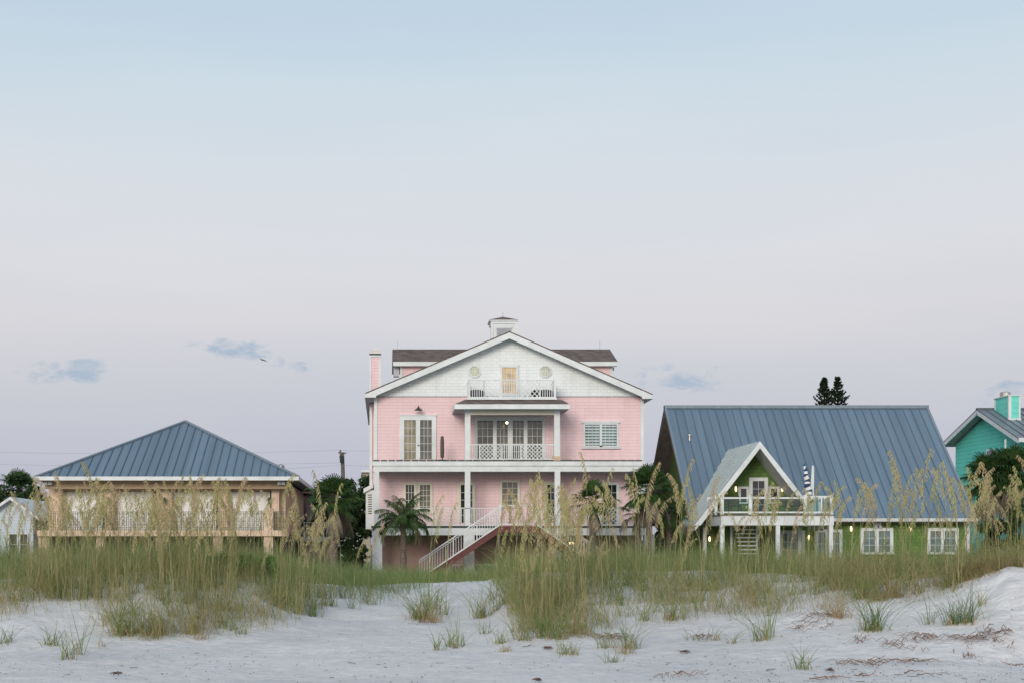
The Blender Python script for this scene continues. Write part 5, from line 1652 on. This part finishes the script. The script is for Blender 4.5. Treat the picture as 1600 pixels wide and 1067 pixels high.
def wrack(px, py, wpx, label):
    x, y, z = sand_at(px, py); w = wpx * y / F / 2; m = MB(); w *= .6
    for i in range(20):
        a = rng.uniform(0, 3.14); cx, cy = x + rng.normal() * w * .5, y + rng.normal() * w * .45; l = rng.uniform(.02, .07)
        q = [(cx + math.cos(a) * l * s, cy + math.sin(a) * l * s, ground(cx, cy) + .012 + .02 * (1 - abs(s)) + rng.uniform(0, .03)) for s in (-1, -.3, .4, 1)]
        m.tube(q, [.002, .0045, .004, .0015], 4)
    o = m.build('seaweed_clump', WEED, None, loc=(x, y, z)); tag(o, label, 'seaweed', 'seaweed clumps on the beach')
for a in ((183, 1056, 34, 'largest dark seaweed clump near the bottom left'), 
          (855, 1015, 16, 'reddish seaweed scrap left of the star shaped tuft'), (1070, 1021, 12, 'curved dark seaweed strip on the open sand'), 
          (1297, 1050, 12, 'forked seaweed scrap near the lone green tuft'), (840, 1066, 10, 'tiny seaweed scrap on the bottom centre edge'), (310, 968, 10, 'dark brown husk on the left slope'), (348, 975, 6, 'small black husk on the left slope')):
    wrack(*a)
# fine litter: uncountable specks and chips
m = MB()
for i in range(640):
    q = rng.random()
    if q < .75:
        p_ = rng.uniform(-60, 1660) if rng.random() < .5 else rng.uniform(1100, 1660); yv = rng.uniform(16.3, 19) if rng.random() < .8 else rng.uniform(19, 21.5)
    else: p_ = rng.uniform(0, 1600); yv = rng.uniform(19, 26)
    x = (p_ - VX) * yv / F; z = ground(x, yv); a = rng.uniform(0, 3.14); l = rng.uniform(.003, .012) if rng.random() < .88 else rng.uniform(.02, .07)
    m.bar((x - math.cos(a) * l, yv - math.sin(a) * l, z + .012), (x + math.cos(a) * l, yv + math.sin(a) * l, z + .016), rng.uniform(.003, .009), .006)
o = m.build('beach_litter', WEED); tag(o, 'scattered twigs, husks and seaweed crumbs on the white sand', 'litter', kind='stuff')

# ------------------------------------------------------------------ camera
cam = bpy.data.cameras.new('camera'); co = bpy.data.objects.new('camera', cam); COL.objects.link(co)
cam.sensor_width = 36; cam.lens = 36 * F / 1600
cam.shift_x = (800 - VX) / 1600; cam.shift_y = (VY - 533.5) / 1600
cam.clip_start = .1; cam.clip_end = 9000
co.location = (0, 0, EYE); co.rotation_euler = (R(90), 0, 0)
scn.camera = co

# ------------------------------------------------------------------ world: dusk sky by elevation
w = bpy.data.worlds.new('World'); scn.world = w; w.use_nodes = True
nt = w.node_tree
bg_ = nt.nodes['Background']
def lin(c): return tuple((v / 255 / 12.92) if v / 255 <= .04045 else ((v / 255 + .055) / 1.055) ** 2.4 for v in c)
tc = N(nt, 'ShaderNodeTexCoord')
sp = N(nt, 'ShaderNodeSeparateXYZ'); nt.links.new(tc.outputs['Generated'], sp.inputs[0])
def M(op, a, b=None, c=None):
    n = N(nt, 'ShaderNodeMath', operation=op)
    for i, v in enumerate((a, b, c)):
        if v is None: continue
        if isinstance(v, (int, float)): n.inputs[i].default_value = v
        else: nt.links.new(v, n.inputs[i])
    return n.outputs[0]
X, Yv_, Zv = sp.outputs
wn = N(nt, 'ShaderNodeTexNoise', Scale=2.2, Detail=3.); 
mpw = N(nt, 'ShaderNodeMapping'); mpw.inputs['Scale'].default_value = (1, 1, 3.5)
nt.links.new(tc.outputs['Generated'], mpw.inputs[0]); nt.links.new(mpw.outputs[0], wn.inputs['Vector'])
el = M('ADD', Zv, M('MULTIPLY', M('SUBTRACT', wn.outputs['Fac'], .5), .035))
def zof(py): t_ = (850 - py) / F; return t_ / math.sqrt(1 + t_ * t_)
stops = [(0, (180, 181, 199)), (zof(760), (185, 185, 202)), (zof(680), (190, 191, 204)), (zof(600), (199, 200, 208)), (zof(500), (214, 212, 216)), (zof(400), (216, 217, 221)), (zof(270), (212, 218, 225)), (zof(120), (201, 216, 226)), (zof(0), (190, 209, 224)), (.62, (180, 198, 215)), (1, (170, 190, 212))]
rp = ramp(nt, [(p, lin(c)) for p, c in stops]); nt.links.new(el, rp.inputs['Fac'])
# sunset side (behind the camera) is brighter and warmer
back = M('MAXIMUM', M('MULTIPLY', Yv_, -1.), 0.)
glow = N(nt, 'ShaderNodeMix', data_type='RGBA', blend_type='ADD')
nt.links.new(M('MULTIPLY', back, M('SUBTRACT', 1., M('MULTIPLY', M('MAXIMUM', Zv, 0.), .8))), glow.inputs['Factor'])
nt.links.new(rp.outputs[0], glow.inputs[6]); glow.inputs[7].default_value = (.42, .34, .27, 1)
# small blue-grey clouds low in the sky
dx = M('DIVIDE', X, Yv_); dz = M('DIVIDE', Zv, Yv_)
cn = N(nt, 'ShaderNodeTexNoise', Scale=52., Detail=9., Roughness=.6, Distortion=.5)
mpc = N(nt, 'ShaderNodeMapping'); mpc.inputs['Scale'].default_value = (1, 1, 2.2)
nt.links.new(tc.outputs['Generated'], mpc.inputs[0]); nt.links.new(mpc.outputs[0], cn.inputs['Vector'])
tot = None
for cpx, cpy, a_, b_, s_, tilt in ((108, 581, 85, 20, .72, .0), (360, 545, 62, 15, 1., .06), (455, 569, 42, 12, .55, .12), (1065, 592, 85, 20, .8, .0), (1582, 606, 48, 14, .75, -.1), (1525, 630, 40, 8, .4, 0), (1400, 630, 60, 6, .16, 0), (1497, 584, 20, 6, .18, 0)):
    u = M('SUBTRACT', dx, (cpx - VX) / F); v = M('SUBTRACT', M('SUBTRACT', dz, (850 - cpy) / F), M('MULTIPLY', u, -tilt))
    r2 = M('ADD', M('POWER', M('ABSOLUTE', M('DIVIDE', u, a_ * 1.3 / F)), 2.), M('POWER', M('ABSOLUTE', M('DIVIDE', v, b_ * 1.5 / F)), 2.))
    k = M('MULTIPLY', M('MAXIMUM', M('SUBTRACT', 1.0, r2), 0.), s_)
    tot = k if tot is None else M('MAXIMUM', tot, k)
cf = M('MULTIPLY', M('SUBTRACT', M('ADD', M('MULTIPLY', cn.outputs['Fac'], 1.7), M('MULTIPLY', tot, .60)), 1.10), 2.8)
cf = M('MULTIPLY', M('MAXIMUM', M('MINIMUM', cf, 1.), 0.), M('GREATER_THAN', Yv_, 0.))
cf = M('MULTIPLY', cf, M('MINIMUM', M('MULTIPLY', tot, 2.2), 1.))
cl_ = N(nt, 'ShaderNodeMix', data_type='RGBA')
nt.links.new(M('MULTIPLY', cf, .8), cl_.inputs['Factor']); nt.links.new(glow.outputs[2], cl_.inputs[6]); cl_.inputs[7].default_value = (*lin((158, 178, 198)), 1)
# faint wide cloud veils
vn = N(nt, 'ShaderNodeTexNoise', Scale=3.4, Detail=7., Roughness=.55)
mpv = N(nt, 'ShaderNodeMapping'); mpv.inputs['Scale'].default_value = (1, 1, 5.); mpv.inputs['Location'].default_value = (3.1, 0, 1.7)
nt.links.new(tc.outputs['Generated'], mpv.inputs[0]); nt.links.new(mpv.outputs[0], vn.inputs['Vector'])
vr = ramp(nt, [(.35, (.975, .98, .99)), (.7, (1.02, 1.01, 1.0))]); nt.links.new(vn.outputs['Fac'], vr.inputs['Fac'])
vm = N(nt, 'ShaderNodeMix', data_type='RGBA', blend_type='MULTIPLY'); vm.inputs['Factor'].default_value = 1
nt.links.new(cl_.outputs[2], vm.inputs[6]); nt.links.new(vr.outputs[0], vm.inputs[7])
# physical sky adds the low sun's scattered light
sk = N(nt, 'ShaderNodeTexSky', sky_type='NISHITA'); sk.sun_disc = False
SE, SA = R(18), R(200)
sk.sun_elevation = SE; sk.sun_rotation = SA
sm_ = N(nt, 'ShaderNodeMix', data_type='RGBA', blend_type='ADD'); sm_.inputs['Factor'].default_value = .006
nt.links.new(vm.outputs[2], sm_.inputs[6]); nt.links.new(sk.outputs[0], sm_.inputs[7])
nt.links.new(sm_.outputs[2], bg_.inputs['Color']); bg_.inputs['Strength'].default_value = 1.

# soft low sun behind thin cloud, from behind the camera
sl = bpy.data.lights.new('sun', 'SUN'); so = bpy.data.objects.new('sun', sl); COL.objects.link(so)
sl.energy = 1.9; sl.angle = R(22); sl.color = (1., .91, .82)
dirv = Vector((math.sin(SA) * math.cos(SE), math.cos(SA) * math.cos(SE), math.sin(SE)))
so.rotation_euler = dirv.to_track_quat('Z', 'Y').to_euler()

scn.view_settings.view_transform = 'Standard'; scn.view_settings.look = 'None'; scn.view_settings.exposure = 0; scn.view_settings.gamma = 1
scn.render.engine = 'CYCLES'
scn.cycles.max_bounces = 6; scn.cycles.transparent_max_bounces = 12
